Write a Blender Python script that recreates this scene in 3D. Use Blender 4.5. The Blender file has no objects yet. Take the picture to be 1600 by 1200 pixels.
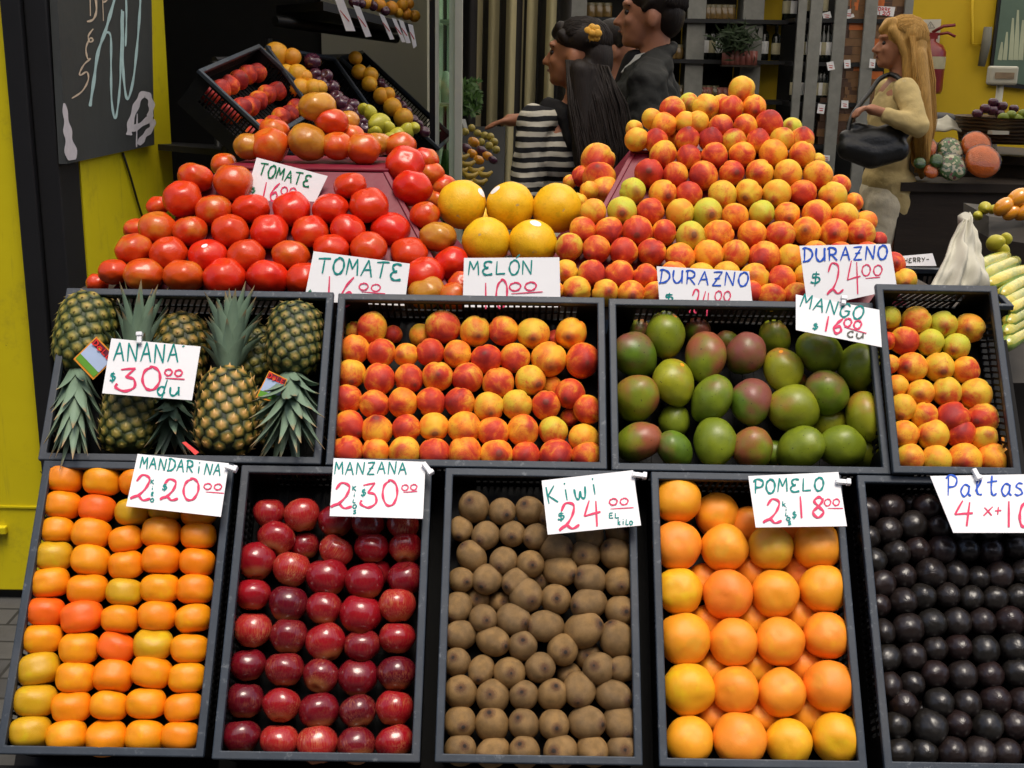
import bpy, bmesh, math, random
from mathutils import Vector, Matrix, Quaternion, noise
D = bpy.data
scene = D.scenes[0] if D.scenes else bpy.context.scene
scene = bpy.context.scene
COL = scene.collection
rnd = random.Random(7)
R_ = math.radians

# ------------------------------------------------------------------ camera, sky, sun, exposure
FPX, PITCH, ROLL = 1900.0, R_(15.0), R_(0.92)          # photograph is 1600 x 1200
CAM = Vector((0, 0, 1.55))
FW = Vector((0, math.cos(PITCH), -math.sin(PITCH)))
U0 = Vector((0, math.sin(PITCH), math.cos(PITCH)))
R0 = Vector((1, 0, 0))
RT = R0 * math.cos(ROLL) + U0 * math.sin(ROLL)
UP = U0 * math.cos(ROLL) - R0 * math.sin(ROLL)
cd = D.cameras.new('camera'); cam = D.objects.new('camera', cd); COL.objects.link(cam)
cd.sensor_width = 36; cd.lens = FPX / 1600 * 36; cd.clip_start = .05; cd.clip_end = 600
M = Matrix((RT, UP, -FW)).transposed().to_4x4(); M.translation = CAM
cam.matrix_world = M
scene.camera = cam
SUN_EL, SUN_AZ = R_(72), R_(160)                       # azimuth measured from +Y towards +X: behind the camera
w = D.worlds.new('World'); scene.world = w; w.use_nodes = True
nt = w.node_tree; bg = nt.nodes['Background']
sky = nt.nodes.new('ShaderNodeTexSky'); sky.sky_type = 'NISHITA'; sky.sun_disc = False
sky.sun_elevation = SUN_EL; sky.sun_rotation = SUN_AZ; sky.dust_density = 4; sky.ozone_density = .6; sky.air_density = .8
nt.links.new(sky.outputs[0], bg.inputs[0]); bg.inputs[1].default_value = .15
sl = D.lights.new('sun', 'SUN'); sl.energy = 1.75; sl.angle = R_(24); sl.color = (1, .93, .80)
so = D.objects.new('sun', sl); COL.objects.link(so)
sd = Vector((math.sin(SUN_AZ) * math.cos(SUN_EL), math.cos(SUN_AZ) * math.cos(SUN_EL), math.sin(SUN_EL)))
so.rotation_euler = sd.to_track_quat('Z', 'Y').to_euler()
scene.view_settings.view_transform = 'Standard'; scene.view_settings.look = 'None'
scene.view_settings.exposure = 0.33; scene.view_settings.gamma = 1
scene.cycles.max_bounces = 6; scene.cycles.diffuse_bounces = 3; scene.cycles.glossy_bounces = 3
scene.cycles.transparent_max_bounces = 12

def ray(u, v): return FW + RT * ((u - 800) / FPX) + UP * ((600 - v) / FPX)
def P(u, v, d): return CAM + ray(u, v) * d              # pixel of the photograph at a depth -> world point
def hit(u, v, p0, n):
    r = ray(u, v); return CAM + r * ((p0 - CAM).dot(n) / r.dot(n))
def depth(p): return (p - CAM).dot(FW)
# the sloping plane the crate rims lie in
SL = R_(53.07)
S = Vector((0, math.cos(SL), math.sin(SL))); N = Vector((0, -math.sin(SL), math.cos(SL))); X = Vector((1, 0, 0))
O = CAM + RT * -.508 - UP * .152 + FW * 2.284
def CP(x, y, n=0): return O + X * x + S * y + N * n
def Z(sc, ox, oy):                                       # enlarged-crop coordinates -> photograph pixels
    return lambda x, y: (ox + x / sc, oy + y / sc)

# ------------------------------------------------------------------ object helpers
def tag(o, label=None, cat=None, group=None, kind=None):
    if label: o['label'] = label
    if cat: o['category'] = cat
    if group: o['group'] = group
    if kind: o['kind'] = kind
    return o
def thing(name, label, cat, loc=(0, 0, 0), group=None):
    o = D.objects.new(name, None); o.empty_display_size = .05; COL.objects.link(o); o.location = loc
    return tag(o, label, cat, group)
def link(name, me, mat=None, parent=None):
    o = D.objects.new(name, me); COL.objects.link(o)
    if mat is not None:
        for m in (mat if isinstance(mat, (list, tuple)) else [mat]):
            if len(me.materials) < (len(mat) if isinstance(mat, (list, tuple)) else 1): me.materials.append(m)
    if parent:
        o.parent = parent; o.location = -parent.location if parent.parent is None else -parent.location - parent.parent.location
    return o
class MB:
    def __init__(s): s.v = []; s.f = []; s.mi = []; s.sm = []
    def add(s, vs, fs, mi=0, sm=False):
        b = len(s.v); s.v += [tuple(v) for v in vs]
        for f in fs: s.f.append(tuple(b + i for i in f)); s.mi.append(mi); s.sm.append(sm)
        return s
    def box(s, c, ax, ay, az, mi=0):                    # centre and three half-axis vectors
        c = Vector(c); vs = [c + ax * i + ay * j + az * k for i in (-1, 1) for j in (-1, 1) for k in (-1, 1)]
        return s.add(vs, [(0, 1, 3, 2), (4, 6, 7, 5), (0, 4, 5, 1), (2, 3, 7, 6), (0, 2, 6, 4), (1, 5, 7, 3)], mi)
    def bx(s, x0, x1, y0, y1, z0, z1, mi=0):
        return s.box(((x0 + x1) / 2, (y0 + y1) / 2, (z0 + z1) / 2), Vector(((x1 - x0) / 2, 0, 0)), Vector((0, (y1 - y0) / 2, 0)), Vector((0, 0, (z1 - z0) / 2)), mi)
    def hexa(s, a, b, mi=0):                            # two quads (4 points each) joined
        vs = list(a) + list(b)
        return s.add(vs, [(0, 1, 2, 3), (7, 6, 5, 4), (0, 4, 5, 1), (1, 5, 6, 2), (2, 6, 7, 3), (3, 7, 4, 0)], mi)
    def tube(s, pts, rad, n=8, mi=0, sm=True):
        pts = [Vector(p) for p in pts]; rs = rad if isinstance(rad, (list, tuple)) else [rad] * len(pts)
        rings = []; b = len(s.v); prev = None
        for i, p in enumerate(pts):
            t = (pts[min(i + 1, len(pts) - 1)] - pts[max(i - 1, 0)]).normalized()
            if prev is None: a = t.orthogonal().normalized()
            else: a = (prev - t * prev.dot(t)).normalized()
            prev = a; c = t.cross(a)
            for k in range(n):
                an = 2 * math.pi * k / n; s.v.append(tuple(p + (a * math.cos(an) + c * math.sin(an)) * rs[i]))
        m = len(pts)
        for i in range(m - 1):
            for k in range(n):
                s.f.append((b + i * n + k, b + i * n + (k + 1) % n, b + (i + 1) * n + (k + 1) % n, b + (i + 1) * n + k)); s.mi.append(mi); s.sm.append(sm)
        s.f.append(tuple(b + k for k in reversed(range(n)))); s.f.append(tuple(b + (m - 1) * n + k for k in range(n))); s.mi += [mi, mi]; s.sm += [False, False]
        return s
    def lathe(s, c, prof, n=16, mi=0, mis=None, ax=None):
        c = Vector(c); b = len(s.v)
        for r, z in prof:
            for k in range(n):
                a = 2 * math.pi * k / n; p = Vector((r * math.cos(a), r * math.sin(a), z))
                if ax is not None: p = ax @ p
                s.v.append(tuple(c + p))
        for i in range(len(prof) - 1):
            for k in range(n):
                s.f.append((b + i * n + k, b + i * n + (k + 1) % n, b + (i + 1) * n + (k + 1) % n, b + (i + 1) * n + k)); s.mi.append(mis[i] if mis else mi); s.sm.append(True)
        return s
    def ell(s, c, r, n=12, m=8, rot=None, mi=0):
        c = Vector(c); b = len(s.v)
        for i in range(m + 1):
            th = math.pi * i / m
            for k in range(n):
                a = 2 * math.pi * k / n; p = Vector((r[0] * math.sin(th) * math.cos(a), r[1] * math.sin(th) * math.sin(a), r[2] * math.cos(th)))
                if rot is not None: p = rot @ p
                s.v.append(tuple(c + p))
        for i in range(m):
            for k in range(n):
                s.f.append((b + i * n + k, b + (i + 1) * n + k, b + (i + 1) * n + (k + 1) % n, b + i * n + (k + 1) % n)); s.mi.append(mi); s.sm.append(True)
        return s
    def mesh(s, name, weld=False):
        me = D.meshes.new(name); me.from_pydata(s.v, [], s.f)
        me.polygons.foreach_set('material_index', s.mi); me.polygons.foreach_set('use_smooth', s.sm)
        if weld:
            bm = bmesh.new(); bm.from_mesh(me); bmesh.ops.remove_doubles(bm, verts=bm.verts, dist=1e-6); bmesh.ops.recalc_face_normals(bm, faces=bm.faces); bm.to_mesh(me); bm.free()
        me.update(); return me
    def build(s, name, mat, parent=None, bevel=0, weld=False):
        o = link(name, s.mesh(name, weld), mat, parent)
        if bevel:
            m = o.modifiers.new('b', 'BEVEL'); m.width = bevel; m.segments = 2; m.limit_method = 'ANGLE'; m.angle_limit = R_(50)
        return o
ORD = ['zeroth', 'first', 'second', 'third', 'fourth', 'fifth', 'sixth', 'seventh', 'eighth', 'ninth', 'tenth', 'eleventh', 'twelfth', 'thirteenth', 'fourteenth', 'fifteenth', 'sixteenth', 'seventeenth', 'eighteenth', 'nineteenth', 'twentieth']

# ------------------------------------------------------------------ materials
class NT:
    def __init__(s, name):
        s.m = D.materials.new(name); s.m.use_nodes = True; s.t = s.m.node_tree; s.n = s.t.nodes; s.b = s.n['Principled BSDF']; s.l = s.t.links
    def node(s, typ, **kw):
        n = s.n.new('ShaderNode' + typ)
        for k, v in kw.items():
            if hasattr(n, k): setattr(n, k, v)
        return n
    def set(s, sock, val):
        if isinstance(val, bpy.types.NodeSocket): s.l.new(val, sock)
        elif isinstance(val, (tuple, list)) and len(val) == 3 and sock.type == 'RGBA': sock.default_value = (*val, 1)
        else: sock.default_value = val
    def mix(s, fac, a, b, mode='MIX'):
        n = s.node('MixRGB', blend_type=mode); s.set(n.inputs[0], fac); s.set(n.inputs[1], a); s.set(n.inputs[2], b); return n.outputs[0]
    def math(s, op, a, b=0, c=0, clamp=False):
        n = s.node('Math', operation=op); n.use_clamp = clamp
        for i, q in enumerate((a, b, c)): s.set(n.inputs[i], q)
        return n.outputs[0]
    def ramp(s, fac, stops, interp='LINEAR'):
        n = s.node('ValToRGB'); n.color_ramp.interpolation = interp; e = n.color_ramp.elements
        while len(e) < len(stops): e.new(.5)
        for i, (p, c) in enumerate(stops): e[i].position = p; e[i].color = (*c, 1) if len(c) == 3 else c
        s.l.new(fac, n.inputs[0]); return n.outputs[0]
    def sm(s, val, lo, hi):                             # smoothstep
        n = s.node('MapRange', interpolation_type='SMOOTHSTEP'); s.set(n.inputs[0], val); n.inputs[1].default_value = lo; n.inputs[2].default_value = hi; return n.outputs[0]
    def coord(s, rand=0, scale=(1, 1, 1), kind='Object'):
        c = s.node('TexCoord').outputs[kind]
        m = s.node('Mapping'); m.inputs['Scale'].default_value = scale; s.l.new(c, m.inputs[0])
        if rand:
            oi = s.node('ObjectInfo'); sc = s.math('MULTIPLY', oi.outputs['Random'], rand)
            cb = s.node('CombineXYZ'); s.l.new(sc, cb.inputs[0]); s.l.new(s.math('MULTIPLY', sc, 1.7), cb.inputs[1]); s.l.new(sc, cb.inputs[2]); s.l.new(cb.outputs[0], m.inputs[1])
        return m.outputs[0]
    def noise(s, co, scale, detail=3, rough=.5, dist=0):
        n = s.node('TexNoise'); s.l.new(co, n.inputs['Vector']); n.inputs['Scale'].default_value = scale; n.inputs['Detail'].default_value = detail; n.inputs['Roughness'].default_value = rough; n.inputs['Distortion'].default_value = dist; return n.outputs['Fac']
    def voro(s, co, scale, feat='F1', out='Distance'):
        n = s.node('TexVoronoi', feature=feat); s.l.new(co, n.inputs['Vector']); n.inputs['Scale'].default_value = scale; return n.outputs[out]
    def bump(s, h, strength=.2, dist=.01):
        n = s.node('Bump'); s.l.new(h, n.inputs['Height']); n.inputs['Strength'].default_value = strength; n.inputs['Distance'].default_value = dist; s.l.new(n.outputs[0], s.b.inputs['Normal'])
    def fin(s, col=None, rough=.5, spec=.5, coat=0, metal=0, trans=0, sheen=0):
        if col is not None: s.set(s.b.inputs['Base Color'], col)
        s.set(s.b.inputs['Roughness'], rough); s.b.inputs['Specular IOR Level'].default_value = spec
        s.b.inputs['Coat Weight'].default_value = coat; s.b.inputs['Coat Roughness'].default_value = .15; s.b.inputs['Metallic'].default_value = metal; s.b.inputs['Transmission Weight'].default_value = trans
        if sheen: s.b.inputs['Sheen Weight'].default_value = sheen; s.b.inputs['Sheen Roughness'].default_value = .4
        return s.m
def plain(name, col, rough=.6, spec=.4, var=.15, scale=8, bump=0, kind='Object', stretch=(1, 1, 1), coat=0, metal=0):
    t = NT(name); co = t.coord(0, stretch, kind); n = t.noise(co, scale, 5, .6)
    c = t.mix(n, tuple(x * (1 - var) for x in col), tuple(min(1, x * (1 + var)) for x in col))
    if bump: t.bump(t.noise(co, scale * 4, 4), bump, .01)
    return t.fin(c, rough, spec, coat, metal)
def objz(t):
    sx = t.node('SeparateXYZ'); t.l.new(t.node('TexCoord').outputs['Object'], sx.inputs[0]); return sx.outputs[2]
def objcol(t): return t.node('ObjectInfo').outputs['Color']

def mat_citrus(name, pole, pore=60, rough=.38):
    t = NT(name); co = t.coord(37); z = objz(t); c = objcol(t)
    n1 = t.noise(co, 1.6, 3); c = t.mix(t.sm(n1, .5, .75), c, t.mix(1, c, (1.0, 1.25, .9), 'MULTIPLY'))
    c = t.mix(t.math('MULTIPLY', t.sm(t.noise(co, 2.3, 4), .55, .8), .35), c, t.mix(1, c, (.9, .75, .8), 'MULTIPLY'))
    sp = t.sm(t.voro(co, 5), .05, .02); c = t.mix(t.math('MULTIPLY', sp, t.sm(t.noise(co, 3, 2), .5, .62)), c, (.10, .06, .02))
    c = t.mix(t.sm(z, pole, pole + .004), c, (.16, .11, .03))
    c = t.mix(t.math('MULTIPLY', t.sm(z, pole - .06, pole), .35), c, (.5, .42, .05))
    h = t.math('SUBTRACT', t.voro(co, pore), t.math('MULTIPLY', t.noise(co, 4, 3), .6)); t.bump(h, .16, .02)
    pass
    return t.fin(c, rough, .5)
MAT = {}
MAT['mandarin'] = mat_citrus('mandarin_peel', .985, 34, .33)
MAT['pomelo'] = mat_citrus('grapefruit_peel', .992, 55, .42)
def mk():
    t = NT('peach_skin'); co = t.coord(91); z = objz(t); sep = t.node('SeparateColor'); t.l.new(objcol(t), sep.inputs[0])
    bl, gr, dk = sep.outputs[0], sep.outputs[1], sep.outputs[2]
    base = t.mix(gr, (.90, .42, .028), (.52, .54, .045)); base = t.mix(t.math('MULTIPLY', t.sm(t.noise(co, 1.2, 2), .38, .70), t.math('SUBTRACT', 1, t.math('MULTIPLY', gr, .8))), base, (.86, .19, .018))
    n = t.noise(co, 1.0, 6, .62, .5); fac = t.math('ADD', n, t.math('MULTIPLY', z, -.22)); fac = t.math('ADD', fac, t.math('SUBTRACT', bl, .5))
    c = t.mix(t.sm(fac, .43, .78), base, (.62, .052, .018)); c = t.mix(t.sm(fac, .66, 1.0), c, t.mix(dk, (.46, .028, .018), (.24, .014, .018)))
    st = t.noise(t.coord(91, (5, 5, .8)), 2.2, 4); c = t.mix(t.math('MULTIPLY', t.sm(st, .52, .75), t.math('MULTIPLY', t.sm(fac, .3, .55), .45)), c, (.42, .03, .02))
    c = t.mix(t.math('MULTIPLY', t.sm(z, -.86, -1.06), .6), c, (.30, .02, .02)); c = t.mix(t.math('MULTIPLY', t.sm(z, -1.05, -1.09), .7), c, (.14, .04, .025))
    c = t.mix(t.sm(z, .80, .75), (.25, .12, .03), c) if False else c
    c = t.mix(t.math('MULTIPLY', t.sm(t.voro(co, 14), .13, .04), .22), c, (.9, .6, .2))
    c = t.mix(t.math('MULTIPLY', t.sm(t.noise(co, 7, 3), .66, .74), .5), c, (.25, .05, .03))
    t.bump(t.noise(co, 30, 3), .05, .02); return t.fin(c, .58, .3)
MAT['peach'] = mk()
def mk():
    t = NT('tomato_skin'); co = t.coord(53); z = objz(t); c = objcol(t)
    f = t.sm(t.math('ADD', t.noise(co, .9, 3), t.math('MULTIPLY', z, .1)), .45, .72); sep = t.node('ObjectInfo').outputs['Alpha']
    c2 = t.mix(t.math('MULTIPLY', f, sep), c, (.52, .24, .025)); c2 = t.mix(t.math('MULTIPLY', t.sm(t.noise(co, 2, 3), .5, .8), .5), c2, t.mix(1, c, (.75, .5, .6), 'MULTIPLY'))
    c2 = t.mix(t.sm(z, .70, .675), (.12, .10, .03), c2) if False else c2
    c2 = t.mix(t.math('MULTIPLY', t.sm(t.voro(co, 16), .12, .05), .25), c2, (.75, .25, .05))
    t.bump(t.noise(co, 3, 2), .04, .03); return t.fin(c2, .24, .42)
MAT['tomato'] = mk()
def mk():
    t = NT('apple_skin'); co = t.coord(77); z = objz(t); c = objcol(t); al = t.node('ObjectInfo').outputs['Alpha']
    st = t.noise(t.coord(77, (7, 7, .5)), 2.2, 5, .65); f = t.math('MULTIPLY', t.sm(st, .40, .68), t.math('ADD', al, .12))
    patch = t.sm(t.noise(co, 1.1, 2), .45, .7); f = t.math('MULTIPLY', f, t.math('ADD', patch, .35), clamp=True)
    c2 = t.mix(f, c, (.55, .19, .075)); c2 = t.mix(t.math('MULTIPLY', t.sm(z, -.45, -.85), .5), c2, (.45, .22, .05))
    dots = t.sm(t.voro(t.coord(77), 13), .085, .05); c2 = t.mix(t.math('MULTIPLY', dots, .38), c2, (.65, .4, .25))
    c2 = t.mix(t.sm(z, .90, .86), c2, c2)
    t.bump(t.noise(co, 5, 2), .03, .03); return t.fin(c2, .2, .5, coat=.35)
MAT['apple'] = mk()
def mk():
    t = NT('kiwi_skin'); co = t.coord(67); z = objz(t); c = objcol(t)
    c = t.mix(t.sm(t.noise(co, 1.6, 3, .5), .3, .7), t.mix(1, c, (.82, .80, .76), 'MULTIPLY'), t.mix(1, c, (1.3, 1.27, 1.22), 'MULTIPLY')); c = t.mix(t.math('MULTIPLY', t.sm(t.noise(t.coord(67, (1, 1, .25)), 30, 3, .7), .5, .7), .28), c, t.mix(1, c, (.5, .45, .4), 'MULTIPLY'))
    c = t.mix(t.math('MULTIPLY', t.sm(t.noise(co, 30, 4, .7), .45, .70), .5), c, (.10, .055, .022)); c = t.mix(t.math('MULTIPLY', t.sm(t.noise(t.coord(29), 38, 3, .7), .52, .72), .4), c, (.42, .29, .13))
    st = t.noise(t.coord(67, (9, 9, .7)), 2.5, 3)
    c = t.mix(t.math('MULTIPLY', t.sm(t.math('ADD', z, t.math('MULTIPLY', st, .20)), 1.15, 1.27), .8), c, (.085, .030, .013))
    c = t.mix(t.sm(t.math('ADD', z, t.math('MULTIPLY', st, .035)), 1.19, 1.212), c, (.028, .017, .011))
    t.bump(t.noise(co, 46, 4, .7), .4, .03); return t.fin(c, .5, .42)
MAT['kiwi'] = mk()
def mk():
    t = NT('avocado_skin'); co = t.coord(67); c = objcol(t)
    c = t.mix(t.noise(co, 2, 4), t.mix(1, c, (.6, .6, .6), 'MULTIPLY'), t.mix(1, c, (1.5, 1.4, 1.3), 'MULTIPLY'))
    c = t.mix(t.math('MULTIPLY', t.sm(t.voro(co, 15), .25, .08), .4), c, (.085, .07, .045))
    return t.fin(c, .30, .5)
MAT['avocado'] = mk()
def mk():
    t = NT('mango_skin'); co = t.coord(59); z = objz(t); sep = t.node('SeparateColor'); t.l.new(objcol(t), sep.inputs[0])
    bl, ye = sep.outputs[0], sep.outputs[1]
    base = t.mix(ye, (.095, .165, .012), (.30, .29, .014)); base = t.mix(t.sm(t.noise(co, 1.3, 3), .42, .7), base, t.mix(1, base, (1.3, 1.25, 1), 'MULTIPLY'))
    f = t.math('ADD', t.math('ADD', t.noise(co, .8, 2), t.math('MULTIPLY', z, .14)), t.math('SUBTRACT', bl, .55))
    c = t.mix(t.math('MULTIPLY', t.sm(f, .42, .80), .9), base, t.mix(ye, (.24, .055, .05), (.48, .10, .02)))
    c = t.mix(t.math('MULTIPLY', t.sm(t.voro(co, 16), .1, .05), .55), c, (.42, .40, .12))
    bs = t.math('MULTIPLY', t.sm(t.noise(co, 9, 2), .69, .73), .8); c = t.mix(bs, c, (.03, .02, .012))
    t.bump(t.noise(co, 20, 3), .06, .03); return t.fin(c, .36, .45)
MAT['mango'] = mk()
def mk():
    t = NT('melon_rind'); co = t.coord(59); z = objz(t)
    c = t.mix(t.noise(co, 1.5, 4), (.80, .40, .004), (.88, .54, .012)); c = t.mix(t.math('MULTIPLY', t.sm(t.noise(co, 2.5, 4), .56, .72), .4), c, (.45, .33, .01))
    st = t.noise(t.coord(59, (5, 5, .3)), 2.2, 2); c = t.mix(t.math('MULTIPLY', t.sm(st, .5, .7), .22), c, (.55, .28, .004))
    zz = t.math('ADD', z, t.math('MULTIPLY', t.noise(co, 9, 2), .012)); c = t.mix(t.sm(zz, 1.0395, 1.0415), c, (.55, .38, .13)); c = t.mix(t.sm(zz, 1.0465, 1.0475), c, (.2, .12, .05))
    t.bump(t.noise(t.coord(59, (4, 4, .5)), 6, 3), .15, .03); return t.fin(c, .42, .4)
MAT['melon'] = mk()

def mk():                                               # scuffed black crate plastic, dusty on the rim
    t = NT('crate_plastic'); co = t.coord(11); n = t.noise(co, 14, 6, .7); m = t.noise(co, 3.5, 3)
    c = t.mix(n, (.012, .017, .024), (.042, .058, .080)); c = t.mix(t.math('MULTIPLY', t.sm(t.noise(t.coord(11, (1, 1, 1)), 60, 4, .7), .58, .70), .6), c, (.15, .165, .18)); c = t.mix(t.math('MULTIPLY', t.sm(m, .45, .7), .5), c, (.06, .062, .066))
    t.bump(n, .2, .004); return t.fin(c, .5, .4)
MAT['rim'] = mk()
MAT['crate'] = plain('crate_black', (.0045, .0048, .0055), .6, .2, .5, 20, .1)
MAT['paper'] = plain('card_paper', (.80, .80, .81), .6, .3, .04, 5, .08)
for nm, c in (('teal', (.0, .22, .20)), ('pink', (.68, .05, .13)), ('blue', (.015, .085, .50)), ('green', (.0, .16, .07)), ('grey', (.12, .12, .10)), ('redink', (.55, .03, .04))): MAT[nm] = plain('ink_' + nm, c, .6, .2, .3, 90)
MAT['clip'] = plain('white_plastic', (.75, .76, .78), .35, .5, .04)
MAT['orange_sticker'] = plain('orange_sticker', (.9, .32, .02), .4, .4, .1, 30)
MAT['white_sticker'] = plain('white_sticker', (.8, .8, .8), .4, .4, .03)
MAT['redboard'] = plain('red_board', (.17, .006, .022), .45, .4, .35, 5, .15)
MAT['wood'] = plain('dark_wood', (.035, .025, .018), .6, .3, .4, 3, .1, stretch=(1, 8, 8))
MAT['standblack'] = plain('black_board', (.006, .006, .006), .7, .2, .4, 5, .1)
MAT['black'] = plain('black_paint', (.010, .010, .011), .5, .4, .4, 6)
def mk():
    t = NT('yellow_paint'); co = t.coord(0, (1, 1, 1), 'Object'); n = t.noise(co, 2.2, 6, .65)
    c = t.mix(n, (.62, .50, .003), (.74, .62, .008)); c = t.mix(t.math('MULTIPLY', t.sm(t.noise(co, 5, 6, .75), .52, .72), .6), c, (.42, .33, .02)); c = t.mix(t.math('MULTIPLY', t.sm(t.noise(t.coord(0, (9, 9, .6)), 4, 4, .7), .58, .72), .35), c, (.30, .24, .03))
    c = t.mix(t.sm(t.noise(co, 24, 3), .735, .75), c, (.10, .07, .02)); t.bump(t.noise(co, 12, 4), .12, .01); return t.fin(c, .5, .35)
MAT['yellow'] = mk()
MAT['shopyellow'] = plain('ochre_paint', (.60, .40, .012), .6, .3, .15, 2, .05)
MAT['panel'] = plain('pale_panel', (.42, .40, .31), .6, .3, .12, 2, .05)
MAT['greywall'] = plain('grey_panel', (.17, .165, .13), .6, .3, .12, 2, .05)
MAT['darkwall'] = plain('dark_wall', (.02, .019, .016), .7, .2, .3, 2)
MAT['shelfgrey'] = plain('grey_post', (.21, .21, .19), .6, .3, .35, 14, .1)
MAT['skin'] = plain('skin', (.46, .20, .11), .5, .35, .12, 25, .03)
MAT['skin_dark'] = plain('skin_tan', (.36, .15, .075), .5, .35, .12, 25, .03)
MAT['foliage'] = plain('leafy_green', (.05, .11, .02), .5, .3, .6, 20, .1)
MAT['foliage_dim'] = plain('dull_foliage', (.016, .028, .010), .6, .2, .6, 20, .1)
def glass(name, tint, gl=.12):
    t = NT(name); t.n.remove(t.b); tr = t.node('BsdfTransparent'); tr.inputs[0].default_value = (*tint, 1); g = t.node('BsdfGlossy'); g.inputs['Roughness'].default_value = .05
    m = t.node('MixShader'); lw = t.node('LayerWeight'); lw.inputs[0].default_value = .25; f = t.math('ADD', t.math('MULTIPLY', lw.outputs['Fresnel'], .8), gl)
    t.l.new(f, m.inputs[0]); t.l.new(tr.outputs[0], m.inputs[1]); t.l.new(g.outputs[0], m.inputs[2]); t.l.new(m.outputs[0], t.n['Material Output'].inputs[0]); return t.m
def milky():
    t = NT('added_milky_sheet'); t.n.remove(t.b); tr = t.node('BsdfTranslucent'); tr.inputs[0].default_value = (.97, .93, .82, 1); d = t.node('BsdfDiffuse'); d.inputs[0].default_value = (.6, .58, .5, 1); m = t.node('MixShader'); m.inputs[0].default_value = .05; t.l.new(tr.outputs[0], m.inputs[1]); t.l.new(d.outputs[0], m.inputs[2]); t.l.new(m.outputs[0], t.n['Material Output'].inputs[0]); return t.m
MAT['milky'] = milky()
MAT['glass'] = glass('fridge_glass', (.80, .92, .82), .07)
MAT['film'] = glass('cling_film', (.97, .97, .97), .04)

# ------------------------------------------------------------------ setting: ground, facade, shop shell
def mk():
    t = NT('pavement'); co = t.coord(0); b = t.node('TexBrick'); t.l.new(co, b.inputs[0]); b.inputs['Scale'].default_value = 2.5; b.inputs['Color1'].default_value = (.05, .05, .052, 1); b.inputs['Color2'].default_value = (.075, .073, .07, 1); b.inputs['Mortar'].default_value = (.02, .02, .02, 1); b.inputs['Mortar Size'].default_value = .012
    c = t.mix(t.math('MULTIPLY', t.sm(t.noise(co, 3, 5, .7), .45, .7), .6), b.outputs[0], (.03, .028, .026)); t.bump(b.outputs['Fac'], -.4, .01); return t.fin(c, .75, .3)
MAT['pavement'] = mk()
MAT['floor'] = plain('shop_floor', (.06, .05, .04), .5, .4, .3, 2)
tag(MB().bx(-150, 150, -150, 150, -.3, 0).build('ground', MAT['pavement']), kind='structure')
tag(MB().bx(-3.0, 6.0, 3.6, 11, .004, .06).build('shop_floor', MAT['floor']), kind='structure')
WX, FY = -1.205, 3.26                                   # inner face of the side wall, front of the facade
t = thing('facade_wall', 'yellow painted outer wall left of the crates', 'wall', (-2.4, FY, 0))
MB().bx(-4.5, WX - .115, FY, FY + .3, .03, 3.2).build('wall', MAT['yellow'], t, .004)
q = hit(4, 790, Vector((0, FY, 0)), Vector((0, -1, 0)))
MB().bx(-4.5, WX - .117, FY - .004, FY - .0005, q.z - .006, q.z).build('panel_joint', MAT['yellow'], t)
MB().bx(-4.5, WX - .117, FY + .02, FY + .28, 0, .03).build('base_strip', MAT['black'], t)
q = hit(4, 826, Vector((0, FY, 0)), Vector((0, -1, 0)))
MB().bx(q.x - .05, q.x + .016, FY - .02, FY, q.z - .012, q.z + .012).build('bolt', MAT['yellow'], t, .004)
t = thing('door_frame', 'black upright door post beside the chalkboard', 'door post', (WX - .06, FY, 0))
MB().bx(WX - .113, WX - .062, FY - .03, FY + .12, 0, 3.2).build('post', MAT['black'], t, .004)
MB().bx(WX - .060, WX - .002, FY - .012, FY + .14, 0, 3.2).build('stop', MAT['black'], t, .004)
t = thing('side_wall', 'yellow inner side wall the chalkboard hangs on', 'wall', (WX, 3.8, 0))
MB().bx(WX - .12, WX, FY + .143, 4.32, 0, 3.2).build('wall', MAT['yellow'], t)
pts = []
for u, v in ((192, 239), (205, 280), (214, 312), (222, 338)):
    p = hit(u, v, Vector((WX + .006, 0, 0)), X); pts.append(p)
tag(MB().tube(pts, .004, 6).build('cable', MAT['black']), 'thin black cable running down the yellow wall under the chalkboard', 'cable')
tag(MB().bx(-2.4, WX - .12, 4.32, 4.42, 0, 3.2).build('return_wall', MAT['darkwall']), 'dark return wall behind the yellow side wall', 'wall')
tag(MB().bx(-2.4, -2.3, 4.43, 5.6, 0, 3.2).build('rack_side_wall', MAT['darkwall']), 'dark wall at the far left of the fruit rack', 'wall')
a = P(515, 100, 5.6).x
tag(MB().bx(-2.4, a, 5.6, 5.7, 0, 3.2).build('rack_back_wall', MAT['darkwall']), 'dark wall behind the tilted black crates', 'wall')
b = P(672, 100, 5.55).x
tag(MB().bx(a + .002, b, 5.55, 5.7, 0, 3.2).build('panel_wall', MAT['panel']), 'plain grey panel beside the glass fridge', 'wall')
tag(MB().bx(-.5, 7, 10.4, 10.6, 0, 3.4).build('back_wall', MAT['shopyellow']), 'ochre yellow back wall of the shop', 'wall')
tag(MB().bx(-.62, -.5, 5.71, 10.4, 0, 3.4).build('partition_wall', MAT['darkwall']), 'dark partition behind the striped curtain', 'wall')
tag(MB().bx(-4.5, -.74, 3.62, 5.75, 3.2, 3.35).build('ceiling', MAT['greywall']), kind='structure')  # unseen ceiling, its extent shaped to keep the fruit rack dark
tag(MB().add([(-.73, 3.7, 3.25), (6.2, 3.7, 3.25), (6.2, 10.4, 3.25), (-.73, 10.4, 3.25)], [(0, 1, 2, 3)]).build('added_roof_diffuser', MAT['milky']), kind='structure')  # unseen translucent roof, added to light the interior softly
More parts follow.
